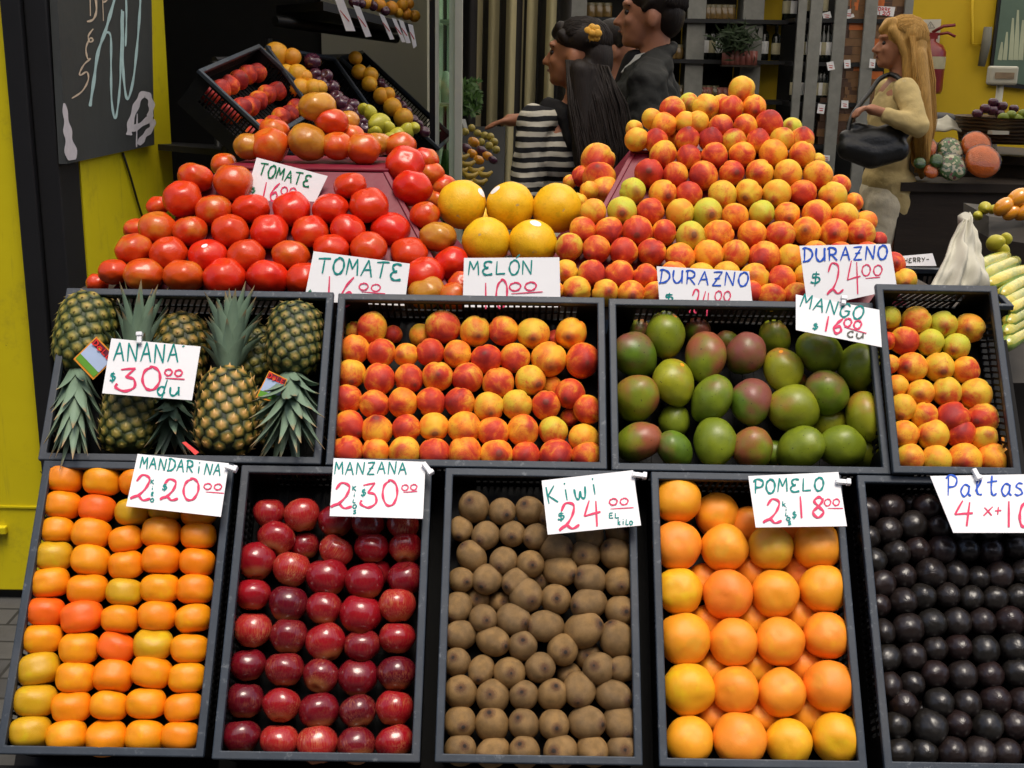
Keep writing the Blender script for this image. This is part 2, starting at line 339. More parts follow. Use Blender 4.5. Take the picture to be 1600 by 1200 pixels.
# unseen house added behind the camera to cut the sky fill
hs_ = thing('unseen_fill_blocker', 'plain grey house across the street behind the camera', 'building', (0, -10, 0))
MB().bx(-22, 22, -18, -10, 0, 10.5).build('wall', MAT['greywall'], hs_)
for i in range(9):
    for j in range(3): MB().bx(-19.6 + i * 4.6, -18.2 + i * 4.6, -9.998, -9.95, 1.2 + j * 3.1, 3.0 + j * 3.1).build('window', MAT['black'], hs_)

# chalkboard on the side wall
zb = Z(4, 0, 0); WN = X
def onwall(x, y, off): return hit(*zb(x, y), Vector((WX + off, 0, 0)), WN)
cb = thing('chalkboard', 'black chalkboard with big pale blue and cream chalk scrawls', 'chalkboard', (WX, 3.7, 1.2))
c4 = [(415, 1025), (965, 905), (945, -110), (345, -260)]
MAT['slate'] = plain('slate_board', (.042, .046, .044), .55, .4, .35, 6, .08)
MB().hexa([onwall(x, y, .022) for x, y in c4], [onwall(x, y, .022) - X * .02 for x, y in c4]).build('board', MAT['slate'], cb)
def catmull(p, k=8):
    if len(p) < 3: return [Vector(q) for q in p]
    p = [Vector(q) for q in p]; o = []
    for i in range(len(p) - 1):
        a, b, c, d = p[max(i - 1, 0)], p[i], p[i + 1], p[min(i + 2, len(p) - 1)]
        for j in range(k):
            t = j / k; o.append(.5 * ((2 * b) + (c - a) * t + (2 * a - 5 * b + 4 * c - d) * t * t + (3 * b - a - 3 * c + d) * t ** 3))
    return o + [p[-1]]
INK = [0]
def ribbon(mb, pts, wd, pf, n, w2=None):               # pts in pixels, pf(u,v)->point on the sheet, n its normal, wd in pixels
    L = len(pts); a = []; b = []
    INK[0] = (INK[0] + 1) % 12
    for i, p in enumerate(pts):
        t = (pts[min(i + 1, L - 1)] - pts[max(i - 1, 0)])
        t = t.normalized() if t.length > 1e-6 else Vector((1, 0))
        ww = wd if w2 is None else wd + (w2 - wd) * i / max(1, L - 1)
        m = Vector((-t.y, t.x)) * ww * .5 * (1.05 + .25 * math.sin(i * .8 + L * 1.7)) * (.72 if i in (0, L - 1) else 1)
        lift = n * (.0007 + .00006 * INK[0] + .0004 * i / L)
        a.append(pf(*(p + m)) + lift); b.append(pf(*(p - m)) + lift)
    mb.add(a + b, [(i, i + 1, L + i + 1, L + i) for i in range(L - 1)])
def chalk(name, strokes, col):
    mb = MB(); pf = lambda u, v: hit(u, v, Vector((WX + .0225, 0, 0)), WN)
    for k in strokes: ribbon(mb, [Vector(zb(*q)) for q in catmull(k[1])], k[0], pf, WN, k[2] if len(k) > 2 else None)
    mb.build(name, col, cb)
MAT['chalkblue'] = plain('chalk_blue', (.42, .58, .56), .9, .1, .2, 60); MAT['chalkcream'] = plain('chalk_cream', (.62, .5, .36), .9, .1, .2, 60); MAT['chalkwhite'] = plain('chalk_white', (.58, .55, .56), .9, .1, .15, 60)
chalk('blue_writing', [(4.5, [(735, -80), (690, 80), (655, 200), (610, 330), (585, 500), (560, 665)]), (3, [(630, 250), (660, 205), (690, 230), (692, 420), (695, 620), (715, 740), (735, 660), (750, 480), (757, 200), (758, 60)]), (2.6, [(785, -60), (788, 120), (782, 290)]), (3.4, [(768, 70), (765, 300), (772, 500), (795, 620), (830, 500), (855, 280), (872, 60), (876, -60)])], MAT['chalkblue'])
chalk('cream_writing', [(2.2, [(580, 180), (550, 225), (560, 262), (580, 250), (560, 240), (535, 300), (545, 365), (562, 368), (525, 400), (497, 450), (500, 470), (540, 450), (548, 500), (510, 570), (445, 615)]), (2.5, [(560, -50), (562, 100)]), (3, [(590, -50), (600, 60), (580, 120), (540, 135)]), (2, [(638, -40), (643, 130)]), (2.2, [(640, -30), (665, 0), (640, 15)])], MAT['chalkcream'])
chalk('white_wedge', [(4, [(398, 645), (412, 760), (428, 880), (448, 1000)], 18)], MAT['chalkwhite'])
chalk('white_loop', [(2, [(855, 710), (852, 820), (850, 920)]), (8.5, [(805, 845), (815, 770), (850, 660), (890, 590), (925, 600), (945, 660), (935, 730)]), (8.5, [(805, 815), (870, 785), (950, 730)]), (8, [(955, 745), (945, 800), (900, 850), (865, 905)])], MAT['chalkwhite'])

# ------------------------------------------------------------------ stand
TZ = 1.058
st = thing('display_stand', 'dark wooden stand carrying the fruit crates and pyramids', 'stand', (.2, 2.4, 0))
yb, yt = CP(0, -.54, -.2), CP(0, .358, -.2)
mb = MB(); mb.hexa([CP(-.40, -.535, -.166), CP(1.55, -.535, -.166), CP(1.55, .358, -.166), CP(-.40, .358, -.166)], [CP(-.40, -.535, -.19), CP(1.55, -.535, -.19), CP(1.55, .358, -.19), CP(-.40, .358, -.19)]); mb.build('sloping_board', MAT['standblack'], st)
ty = CP(0, .366, -.115).y
MB().bx(-.93, .96, ty, 3.2, TZ - .03, TZ).build('table_top', MAT['wood'], st)
for x in (-.86, 0, .9):
    for y in (ty + .1, 3.12): MB().bx(x - .03, x + .03, y - .03, y + .03, 0, TZ - .031).build('leg', MAT['wood'], st)
q = CP(0, -.52, -.2)
for x in (-.8, .05, .95): MB().bx(x - .025, x + .025, q.y, q.y + .05, 0, q.z).build('leg', MAT['wood'], st)
q = CP(0, -.535, -.17)
MB().hexa([CP(-.40, -.538, -.166), CP(1.55, -.538, -.166), CP(1.55, -.538, -.10), CP(-.40, -.538, -.10)][::-1], [CP(-.40, -.56, -.166), CP(1.55, -.56, -.166), CP(1.55, -.56, -.10), CP(-.40, -.56, -.10)][::-1]).build('ledge', MAT['standblack'], st)

# ------------------------------------------------------------------ crates
def crate(o, ax, ay, w, l, label, group, depth=.155, floor=.12, slots='vvvv', diag=0.0, rimw=.0145):
    """o: top left corner of the rim; ax: along the top edge; ay: towards the lower edge; parts rim, four side panels, floor"""
    ax = ax.normalized(); ay = (ay - ax * ay.dot(ax)).normalized(); n = ay.cross(ax).normalized()
    n = -n if n.dot(CAM - o) < 0 and False else n
    t = thing('fruit_crate', label, 'crate', o + ax * w / 2 + ay * l - n * depth, group)
    Q = lambda x, y, z: o + ax * x + ay * y + n * z
    h = .013
    def bar(mb, x0, x1, y0, y1, z0, z1): mb.box(Q((x0 + x1) / 2, (y0 + y1) / 2, (z0 + z1) / 2), ax * abs(x1 - x0) / 2, ay * abs(y1 - y0) / 2, n * abs(z1 - z0) / 2)
    # rim: a mitred ring
    ro = [(0, 0), (w, 0), (w, l), (0, l)]; ri = [(rimw, rimw), (w - rimw, rimw), (w - rimw, l - rimw), (rimw, l - rimw)]
    mb = MB(); vs = [Q(x, y, 0) for x, y in ro] + [Q(x, y, 0) for x, y in ri] + [Q(x, y, -h) for x, y in ro] + [Q(x, y, -h) for x, y in ri]
    fs = []
    for i in range(4):
        j = (i + 1) % 4; fs += [(i, j, 4 + j, 4 + i), (4 + i, 4 + j, 12 + j, 12 + i), (8 + j, 8 + i, 12 + i, 12 + j), (j, i, 8 + i, 8 + j)]
    mb.add(vs, fs); mb.build('rim', MAT['rim'], t, .0022, True)
    g = rimw * .55; T = .0035
    def panel(a, b, inn):                               # a, b: (x,y) ends; slots in two bands below the rim
        L = math.hypot(b[0] - a[0], b[1] - a[1]); d = ((b[0] - a[0]) / L, (b[1] - a[1]) / L); mb = MB()
        dirv = ax * d[0] + ay * d[1]; inv = ax * inn[0] + ay * inn[1]
        A = Q(a[0], a[1], 0)
        def pb(s0, s1, z0, z1, sk=0):
            c = [A + dirv * (s0 + sk) + n * z1, A + dirv * (s1 + sk) + n * z1, A + dirv * s1 + n * z0, A + dirv * s0 + n * z0]
            mb.hexa(c, [q + inv * T for q in c])
        m = .045
        pb(0, m, -depth, -h); pb(L - m, L, -depth, -h)
        bands = ((-.022, -.052), (-.058, -.088)) if depth > .1 else ((-.02, -.05),)
        zprev = -h
        for z1, z0 in bands:
            pb(m, L - m, z1, zprev)
            k = int((L - 2 * m) / .0125); pitch = (L - 2 * m) / k
            for i in range(k): pb(m + i * pitch, m + i * pitch + pitch * .36, z0, z1, diag if i < k - 1 else 0)
            zprev = z0
        pb(m, L - m, -depth, zprev)
        mb.build('side_panel', MAT['crate'], t)
    panel((g, g), (w - g, g), (0, 1)); panel((w - g, l - g), (g, l - g), (0, -1)); panel((g, l - g - T), (g, g + T), (1, 0)); panel((w - g, g + T), (w - g, l - g - T), (-1, 0))
    mb = MB(); bar(mb, g + T, w - g - T, g + T, l - g - T, -floor - .004, -floor)
    for i in range(int((w - .04) / .024)): bar(mb, .02 + i * .024, .026 + i * .024, g + T + .001, l - g - T - .001, -floor, -floor + .003)
    mb.build('floor', MAT['crate'], t)
    return t
W_, L_ = .3575, .530
BX = {'man': -.372, 'app': 0., 'kiw': .383, 'pom': .769, 'pal': 1.156}
CR = 'crates along the front row'; CR2 = 'crates along the upper row'
crate(CP(BX['man'], .003), X, -S, W_, L_, 'tall black plastic crate packed with mandarins at the left end', CR, floor=.075)
crate(CP(BX['app'], 0), X, -S, W_, L_, 'tall black plastic crate of red apples', CR, floor=.105)
crate(CP(BX['kiw'], .001), X, -S, W_, L_, 'tall black plastic crate of brown kiwis', CR, floor=.085)
crate(CP(BX['pom'], 0), X, -S, W_, L_, 'tall black plastic crate of orange grapefruits', CR, floor=.135)
crate(CP(BX['pal'], 0), X, -S, .42, L_, 'tall black plastic crate of dark avocados at the right end', CR, floor=.095)
crate(CP(-.384, .364), X, -S, L_ + .002, .360, 'wide black crate of pineapples', CR2, diag=.012)
crate(CP(.157, .362), X, -S, L_, .359, 'wide black crate of peaches between pineapples and mangoes', CR2, floor=.1)
crate(CP(.695, .360), X, -S, L_ - .004, .358, 'wide black crate of green mangoes', CR2, floor=.135)
# the smaller crate at the right leans forward at its top
PO = P(1368, 443, 2.40); PAX = X.copy(); PAY = -(S * math.cos(R_(2)) + N * math.sin(R_(2))).normalized(); PN = PAY.cross(PAX).normalized()
PR = PO + PAX * .240; PB = hit(1590, 742, PO, PN); PB = PR + PAY * (PB - PR).dot(PAY)
crate(PO, PAX, PAY, (PR - PO).length, (PB - PR).length, 'small black crate of yellow green peaches at the right', CR2, depth=.15, floor=.105, diag=.012)

# ------------------------------------------------------------------ fruit shapes (unit size, axis Z)
def fmesh(name, fn, mat, nu=32, nv=22, seed=0, lump=.02, peb=0):
    vs = []; off = Vector((seed * 3.1, seed * 1.7, seed * 5.3))
    for i in range(nv + 1):
        th = math.pi * i / nv
        for k in range(nu):
            ph = 2 * math.pi * k / nu; d = Vector((math.sin(th) * math.cos(ph), math.sin(th) * math.sin(ph), math.cos(th)))
            p = fn(d, th, ph); p *= 1 + lump * (noise.noise(d * 1.3 + off) * 1.4 + .4 * noise.noise(d * 3.2 + off)); p *= 1 + peb * (noise.noise(d * 13 + off) + .6 * noise.noise(d * 24 + off)); vs.append(tuple(p))
    fs = [(i * nu + k, (i + 1) * nu + k, (i + 1) * nu + (k + 1) % nu, i * nu + (k + 1) % nu) for i in range(nv) for k in range(nu)]
    me = D.meshes.new(name); me.from_pydata(vs, [], fs)
    bm = bmesh.new(); bm.from_mesh(me); bmesh.ops.remove_doubles(bm, verts=bm.verts, dist=1e-5); bm.to_mesh(me); bm.free()
    me.polygons.foreach_set('use_smooth', [True] * len(me.polygons)); me.materials.append(mat); me.update(); return me
def f_citrus(ob, dimp, box=0):
    def f(d, th, ph):
        e = 2 + box; k = (abs(d.z) ** e + math.hypot(d.x, d.y) ** e) ** (-1 / e); d = d * k; z = d.z * ob; r = 1
        z -= dimp * math.exp(-(th / .22) ** 2) * ob; z += dimp * .7 * math.exp(-((math.pi - th) / .3) ** 2)
        return Vector((d.x * r, d.y * r, z))
    return f
def f_peach(tip):
    def f(d, th, ph):
        a = min(abs(ph), abs(2 * math.pi - ph)); g = .10 * math.exp(-(a / .17) ** 2) * math.sin(th)
        r = 1 - g; z = d.z * .96
        z -= tip * max(0, -d.z) ** 9; z -= .22 * math.exp(-(th / .28) ** 2)
        k = 1 - .05 * max(0, -d.z)
        return Vector((d.x * r * k, d.y * r, z))
    return f
def f_tom(ob, lob, nl):
    def f(d, th, ph):
        r = 1 + lob * math.cos(nl * ph) * (abs(math.cos(th)) ** .7) * math.sin(th) * 1.6
        z = d.z * ob - .12 * math.exp(-(th / .3) ** 2) + .03 * math.exp(-((math.pi - th) / .25) ** 2)
        s = 1 + .04 * (1 - d.z * d.z)
        return Vector((d.x * r * s, d.y * r * s, z))
    return f
def f_apple(taper, tall):
    def f(d, th, ph):
        r = 1 + .05 * d.z - taper * max(0, -d.z) ** 2; z = d.z * tall
        z -= .32 * math.exp(-(th / .33) ** 2); z += .2 * math.exp(-((math.pi - th) / .3) ** 2)
        l = 1 + .03 * math.cos(5 * ph) * max(0, -d.z)
        return Vector((d.x * r * l, d.y * r * l, z))
    return f
def f_kiwi(el):
    def f(d, th, ph):
        s = math.sin(th); z = d.z * el; z += .045 * math.exp(-(th / .13) ** 2)
        return Vector((d.x * (1 + .03 * s), d.y * .96, z))
    return f
def f_avo(el):
    def f(d, th, ph):
        k = 1 - .28 * max(0, d.z) ** 1.3; return Vector((d.x * k, d.y * k, d.z * el + .1 * max(0, d.z)))
    return f
def f_mango(el, fl):
    def f(d, th, ph):
        k = 1 - .12 * max(0, -d.z); x = d.x * k + .10 * d.z * d.z - .05; return Vector((x, d.y * fl * k, d.z * el))
    return f
def f_melon(d, th, ph):
    z = d.z * 1.05; z -= .02 * math.exp(-(th / .16) ** 2); r = 1 + .006 * math.cos(10 * ph)
    return Vector((d.x * r, d.y * r, z))
FM = {}
FM['mandarin'] = [fmesh('mandarin', f_citrus(.75 + .02 * i, .06, .75), MAT['mandarin'], seed=i, lump=.034) for i in range(4)]
FM['grapefruit'] = [fmesh('grapefruit', f_citrus(.92 + .02 * i, .035, .25), MAT['pomelo'], seed=i + 9, lump=.045) for i in range(4)]
FM['orange'] = [fmesh('orange', f_citrus(.97, .02), MAT['pomelo'], 20, 14, seed=i + 19, lump=.02) for i in range(2)]
FM['peach'] = [fmesh('peach', f_peach((.05, .13, .09, .18, .07)[i]), MAT['peach'], seed=i + 3, lump=.035) for i in range(5)]
FM['tomato'] = [fmesh('tomato', f_tom((.88, .92, .85, .97)[i], (.05, .03, .07, .035)[i], (5, 6, 4, 5)[i]), MAT['tomato'], 40, 22, seed=i + 5, lump=.045) for i in range(4)]
FM['apple'] = [fmesh('apple', f_apple((.16, .22, .12, .2)[i], (.92, .98, .9, 1.)[i]), MAT['apple'], 36, 24, seed=i + 6, lump=.04) for i in range(4)]
FM['kiwi'] = [fmesh('kiwi', f_kiwi(1.18), MAT['kiwi'], 28, 24, seed=i + 8, lump=.022) for i in range(4)]
FM['avocado'] = [fmesh('avocado', f_avo((1.15, 1.25, 1.2)[i]), MAT['avocado'], 64, 44, seed=i + 4, lump=.035, peb=.011) for i in range(3)]
FM['mango'] = [fmesh('mango', f_mango((1.16, 1.22, 1.1)[i], (.92, .88, .95)[i]), MAT['mango'], 36, 24, seed=i + 2, lump=.04) for i in range(3)]
FM['melon'] = [fmesh('melon', f_melon, MAT['melon'], 40, 30, seed=i + 1, lump=.025) for i in range(3)]
def fruit(kind, c, r, axis, col=(1, 1, 1, 1), label=None, group=None, scl=(1, 1, 1), roll=None, cat=None, vi=None):
    me = FM[kind][vi if vi is not None else rnd.randrange(len(FM[kind]))]
    o = D.objects.new(kind, me); COL.objects.link(o)
    q = axis.normalized().to_track_quat('Z', 'Y') @ Quaternion((0, 0, 1), rnd.uniform(0, 6.28) if roll is None else roll)
    o.rotation_euler = q.to_euler(); o.scale = (r * scl[0], r * scl[1], r * scl[2]); o.location = c
    o.color = col if len(col) == 4 else (*col, 1)
    return tag(o, label, cat or kind, group)
def sticker(par, mat, d, size, name='sticker'):         # little curved label on the skin of a fruit (unit space)
    d = d.normalized(); a = d.orthogonal().normalized(); b = d.cross(a); mb = MB(); me = par.data
    bm = bmesh.new(); bm.from_mesh(me)
    from mathutils.bvhtree import BVHTree
    tr = BVHTree.FromBMesh(bm); vs = []
    for i in range(3):
        for k in range(14):
            an = 2 * math.pi * k / 14; dd = (d + (a * math.cos(an) + b * math.sin(an) * .75) * size * i / 2).normalized()
            h = tr.ray_cast(dd * 3, -dd); vs.append((h[0] if h[0] else dd) * 1.008)
    bm.free()
    fs = [(i * 14 + k, (i + 1) * 14 + k, (i + 1) * 14 + (k + 1) % 14, i * 14 + (k + 1) % 14) for i in range(2) for k in range(14)]
    mb.add(vs, fs, sm=True); o = D.objects.new(name, mb.mesh(name, True)); COL.objects.link(o); o.data.materials.append(mat); o.parent = par; return o
def jit(v, s): return (v + Vector((rnd.gauss(0, s), rnd.gauss(0, s), rnd.gauss(0, s)))).normalized()
def lerp(a, b, t): return tuple(x + (y - x) * t for x, y in zip(a, b))
def rows(data, zf, kind, centre, style, where, group):
    """data: rows from the top down of (x, y, width[, flags]); centre(u, v, flags) -> 3-D centre; style(c, flags) -> dict"""
    out = []; nr = len(data)
    for ri, row in enumerate(data):
        row = sorted(row, key=lambda q: q[0])
        for k, q in enumerate(row):
            fl = q[3] if len(q) > 3 else ''
            u, v = zf(q[0], q[1]); s = zf(q[0] + q[2], q[1])[0] - u
            c = centre(u, v, fl); r = s / 2 * depth(c) / FPX
            st = style(c, fl); adj = st.pop('adj'); noun = st.pop('noun', kind)
            lab = '%s %s, %s from left in %s row from bottom of %s' % (adj, noun, ORD[k + 1], ORD[nr - ri], where)
            o = fruit(kind, c, r, label=lab, group=group, **st); o['px'] = 0; del o['px']
            o.scale = o.scale * {'peach': 1.10, 'kiwi': 1.06, 'avocado': 1.06, 'apple': 1.08, 'mango': 1.05, 'grapefruit': 1.02, 'mandarin': 1.03}.get(kind, 1.0); out.append((o, fl))
    return out
def vcam(c): return (CAM - c).normalized()
def crateplane(nn, low=.03):
    def f(u, v, fl): return hit(u, v, CP(0, 0, nn - (low if 'b' in fl else 0)), N)
    return f

# mandarins
def s_man(c, fl):
    k = rnd.random(); col = lerp((.86, .22, .004), (.84, .31, .006), k)
    adj = 'orange'
    if 'r' in fl: col = (.86, .13, .008); adj = 'deep orange'
    if 'g' in fl: col = (.62, .34, .010); adj = 'greenish'
    return dict(axis=jit(S + N * .25, .16), col=col, adj=adj, scl=(1, 1, 1))
A_ = [[(241, 113, 136), (384, 123, 136), (515, 125, 130)], [(236, 214, 134), (366, 227, 132, 'r'), (498, 240, 128, 'g'), (622, 225, 128, 'g'), (745, 240, 130)],
      [(216, 308, 118), (343, 320, 140), (472, 342, 122), (604, 319, 142), (745, 330, 130)], [(203, 405, 134, 'g'), (340, 422, 140), (473, 438, 126), (604, 418, 142), (740, 427, 130)],
      [(190, 505, 138), (329, 529, 145), (466, 541, 132, 'g'), (600, 527, 140), (732, 530, 135)], [(173, 613, 138, 'r'), (308, 633, 152, 'r'), (451, 642, 136), (589, 629, 140), (724, 640, 132)],
      [(160, 715, 142), (298, 750, 144), (438, 747, 136, 'r'), (574, 736, 144, 'g'), (712, 752, 138)], [(146, 829, 150, 'g'), (285, 860, 142), (426, 856, 146), (570, 840, 150), (704, 861, 138)],
      [(135, 946, 154, 'g'), (269, 970, 142), (409, 967, 138), (549, 957, 146), (688, 972, 140)], [(116, 1064, 152, 'g'), (252, 1081, 148), (399, 1087, 150), (544, 1080, 144), (678, 1080, 140)]]
rows(A_, Z(2.4, 0, 700), 'mandarin', crateplane(-.032), s_man, 'mandarin crate', 'mandarins in the left front crate')
# apples
def s_app(c, fl):
    k = rnd.random(); col = lerp((.30, .004, .012), (.10, .002, .010), k); st = rnd.random() ** 3 * .7
    adj = 'dark red' if k > .5 else 'red'
    if st > .4: adj = 'streaky red'; col = (.36, .012, .016)
    return dict(axis=jit(S * .95 + N * .12, .2), col=(*col, st), adj=adj)
A_ = [[(240, 245, 112), (365, 252, 128), (492, 275, 126), (610, 285, 120), (745, 290, 115)], [(267, 340, 132), (375, 368, 104, 'b'), (492, 385, 122), (627, 375, 124), (754, 378, 122)],
      [(193, 426, 140), (325, 455, 132), (458, 485, 144), (600, 500, 140), (640, 470, 110, 'b'), (752, 490, 126)], [(180, 551, 128), (313, 585, 136), (446, 602, 126), (584, 625, 148), (722, 590, 132)],
      [(181, 683, 134), (315, 706, 132), (454, 729, 140), (590, 742, 128), (721, 713, 130)], [(162, 814, 130), (300, 831, 140), (436, 857, 128), (573, 860, 140), (720, 847, 138)],
      [(150, 946, 134), (288, 965, 134), (429, 987, 144), (575, 990, 132), (711, 976, 134)], [(136, 1083, 138), (281, 1100, 138), (422, 1112, 144), (568, 1117, 136), (712, 1104, 136)]]
rows(A_, Z(2.4, 320, 700), 'apple', crateplane(-.052), s_app, 'apple crate', 'apples in the front crate')
# kiwis
def s_kiwi(c, fl):
    k = rnd.random(); col = lerp((.29, .17, .060), (.22, .135, .056), k); adj = 'brown' if k < .6 else 'dull brown'
    ax = jit(vcam(c), .36); scl = (.98, 1.02, 1.04)
    if 'w' in fl: ax = (vcam(c) * .62 + X * rnd.choice((-1, 1)) * .6 + S * rnd.uniform(-.3, .3)); scl = (.88, .88, .98)
    if 't' in fl: ax = (vcam(c) * .65 - S * .55 + X * rnd.uniform(-.3, .3)); scl = (1, 1, 1.08)
    return dict(axis=ax, col=col, adj=adj, scl=scl)
A_ = [[(193, 222, 112), (299, 238, 98), (402, 236, 102), (490, 250, 96)], [(145, 302, 84, 't'), (238, 328, 100), (337, 322, 94), (428, 333, 95), (628, 330, 100), (735, 320, 92)],
      [(185, 407, 104), (304, 422, 98), (405, 435, 100), (502, 378, 122, 'w'), (612, 400, 108), (728, 400, 116)], [(145, 495, 92), (243, 492, 108), (352, 502, 100), (445, 497, 80, 'b'), (516, 460, 126, 'w'), (628, 494, 114), (737, 502, 106)],
      [(208, 565, 92, 'b'), (292, 578, 82, 'b'), (388, 552, 122), (500, 567, 110), (624, 584, 132, 'w'), (741, 611, 110)], [(131, 597, 104), (228, 640, 102), (340, 643, 116), (461, 668, 116), (603, 683, 144, 'w'), (729, 718, 124)],
      [(142, 702, 118, 'w'), (264, 724, 124, 'w'), (376, 743, 106), (525, 757, 112), (622, 780, 100, 'b')], [(129, 803, 100), (221, 831, 96, 't'), (326, 843, 114), (441, 824, 110), (550, 850, 90, 'b'), (663, 829, 118), (750, 828, 96)],
      [(143, 916, 120), (264, 932, 122), (380, 928, 106), (488, 926, 110), (588, 906, 118, 't'), (716, 928, 132, 'w')], [(141, 1027, 116), (261, 1037, 120), (380, 1036, 110), (493, 1038, 112), (616, 1030, 122), (742, 1030, 122)],
      [(142, 1132, 114), (265, 1140, 124, 'w'), (383, 1140, 112), (519, 1137, 122), (638, 1134, 112), (750, 1132, 114)]]
rows(A_, Z(2.4, 660, 700), 'kiwi', crateplane(-.040), s_kiwi, 'kiwi crate', 'kiwis in the front crate')
# grapefruits
def s_pom(c, fl):
    k = rnd.random(); col = lerp((.90, .36, .014), (.90, .23, .022), k); adj = 'orange' if k < .5 else 'reddish'
    if 'y' in fl: col = (.86, .40, .012); adj = 'yellowish'
    if 'g' in fl: col = (.66, .33, .018); adj = 'greenish'
    if 'b' in fl: adj = 'half hidden'
    return dict(axis=jit(vcam(c), .26), col=col, adj=adj)
A_ = [[(162, 192, 180), (310, 250, 165, 'b'), (430, 290, 140, 'b'), (590, 300, 150, 'b')], [(163, 366, 182), (342, 374, 176), (515, 375, 166, 'g'), (689, 366, 182)], [(262, 500, 130, 'b'), (440, 470, 140, 'b'), (622, 470, 140, 'b')],
      [(170, 538, 174, 'y'), (352, 549, 184), (532, 546, 176), (711, 528, 178)], [(275, 655, 130, 'b'), (450, 640, 140, 'b'), (625, 630, 140, 'b')], [(190, 716, 194), (375, 728, 178), (549, 727, 178), (723, 704, 174)],
      [(300, 830, 130, 'b'), (455, 820, 140, 'b'), (640, 815, 150, 'b')], [(204, 905, 194, 'y'), (382, 907, 172), (556, 917, 176), (736, 894, 190)], [(300, 1000, 130, 'b'), (480, 1000, 150, 'b'), (655, 1000, 140, 'b')], [(208, 1096, 176), (398, 1092, 198), (582, 1103, 172, 'y'), (760, 1087, 184, 'y')]]
rows(A_, Z(2.4, 990, 700), 'grapefruit', crateplane(-.040, .045), s_pom, 'grapefruit crate', 'grapefruits in the front crate')
# avocados
def s_avo(c, fl):
    k = rnd.random(); col = lerp((.013, .012, .011), (.018, .010, .010), k)
    return dict(axis=jit(-vcam(c) + S * .2, .3), col=col, adj='dark' if k < .5 else 'purplish')
A_ = [[(133, 232, 90), (222, 220, 96), (295, 215, 70, 'b'), (352, 218, 96), (450, 235, 96)], [(138, 335, 84), (211, 310, 100), (305, 288, 104), (400, 300, 86), (490, 310, 92)],
      [(155, 422, 96), (241, 398, 98), (320, 383, 92), (414, 380, 104), (505, 380, 90), (592, 385, 94), (685, 370, 90)], [(187, 508, 104), (268, 480, 92), (370, 471, 112), (464, 467, 90), (547, 487, 84), (629, 475, 98), (722, 465, 94)],
      [(176, 590, 84), (265, 575, 100), (338, 557, 98), (430, 551, 92), (521, 560, 90), (613, 563, 92), (700, 560, 96)], [(188, 688, 92), (288, 677, 112), (374, 657, 106), (467, 650, 104), (562, 650, 98), (666, 650, 108)],
      [(207, 785, 100), (302, 779, 98), (387, 750, 88), (472, 748, 96), (573, 755, 104), (682, 750, 106)], [(214, 886, 94), (301, 883, 88), (387, 847, 100), (490, 849, 106), (591, 849, 100), (692, 842, 106)],
      [(266, 962, 106), (338, 985, 70, 'b'), (398, 953, 106), (506, 957, 102), (611, 947, 110), (712, 950, 102)], [(243, 1040, 98), (366, 1043, 126), (470, 1036, 100), (579, 1040, 112), (688, 1035, 106)],
      [(254, 1140, 102), (344, 1140, 98), (448, 1140, 112), (553, 1140, 116), (656, 1143, 104)]]
for r in A_:
    while r[-1][0] < 800: r.append((r[-1][0] + 100, r[-1][1] + rnd.uniform(-8, 8), 98))
rows(A_, Z(2.4, 1300, 700), 'avocado', crateplane(-.045), s_avo, 'avocado crate', 'avocados in the right front crate')
# peaches
def s_peach(yel=0., red=0.):
    def f(c, fl):
        b = min(1, max(0, rnd.gauss(.50 - yel * .14 + red * .16, .12))); g = max(0, rnd.gauss(.12 + yel * .45, .26)); d = rnd.random()
        if 'g' in fl: g = .95; b = .30
        if 'r' in fl: b = .61; g = 0
        if 'y' in fl: b = .33; g = .45
        adj = 'red' if b > .62 else ('green yellow' if g > .6 else ('yellow' if b < .4 else 'blushed orange'))
        s = 1 + rnd.uniform(-.04, .04)
        ax = -jit(vcam(c) - Vector((0, 0, .25)), .34)
        if 'u' in fl: ax = -jit(Vector((0, -.5, 1)), .12)
        return dict(axis=ax, col=(b, min(1, g), d, 1), adj=adj, scl=(s, 1 / s, 1))
    return f
A_ = [[(180, 295, 100, 'b'), (270, 275, 152), (380, 310, 90, 'b'), (525, 315, 116, 'b'), (640, 272, 168), (808, 292, 148, 'y'), (955, 290, 148), (1110, 305, 158, 'y'), (1225, 335, 90, 'b'), (1308, 303, 152)], [(181, 388, 146), (318, 404, 140), (449, 415, 118), (574, 402, 136), (716, 411, 138), (866, 437, 148, 'r'), (1015, 432, 148), (1193, 437, 170), (1367, 445, 168)],
      [(161, 514, 142), (309, 542, 156), (464, 540, 144, 'r'), (612, 527, 148), (768, 536, 150), (929, 563, 154), (1096, 547, 148, 'y'), (1205, 580, 100, 'b'), (1303, 617, 146)], [(143, 645, 142), (284, 673, 144), (431, 665, 146), (578, 660, 142, 'r'), (727, 662, 148), (880, 686, 148), (1026, 675, 148), (1177, 677, 142), (1395, 700, 142)],
      [(153, 786, 156), (297, 808, 154), (450, 800, 140, 'r'), (594, 791, 142), (751, 795, 162), (902, 817, 152), (1057, 808, 154), (1215, 810, 142), (1300, 740, 90, 'b'), (1373, 850, 146)], [(142, 917, 156, 'r'), (291, 920, 136), (440, 922, 156), (596, 928, 152, 'r'), (755, 928, 166), (920, 938, 160), (1071, 940, 140, 'r'), (1228, 937, 162), (1388, 938, 146)]]
rows(A_, Z(3.3333, 500, 430), 'peach', crateplane(-.050), s_peach(.1, 0), 'middle peach crate', 'peaches in the middle crate')
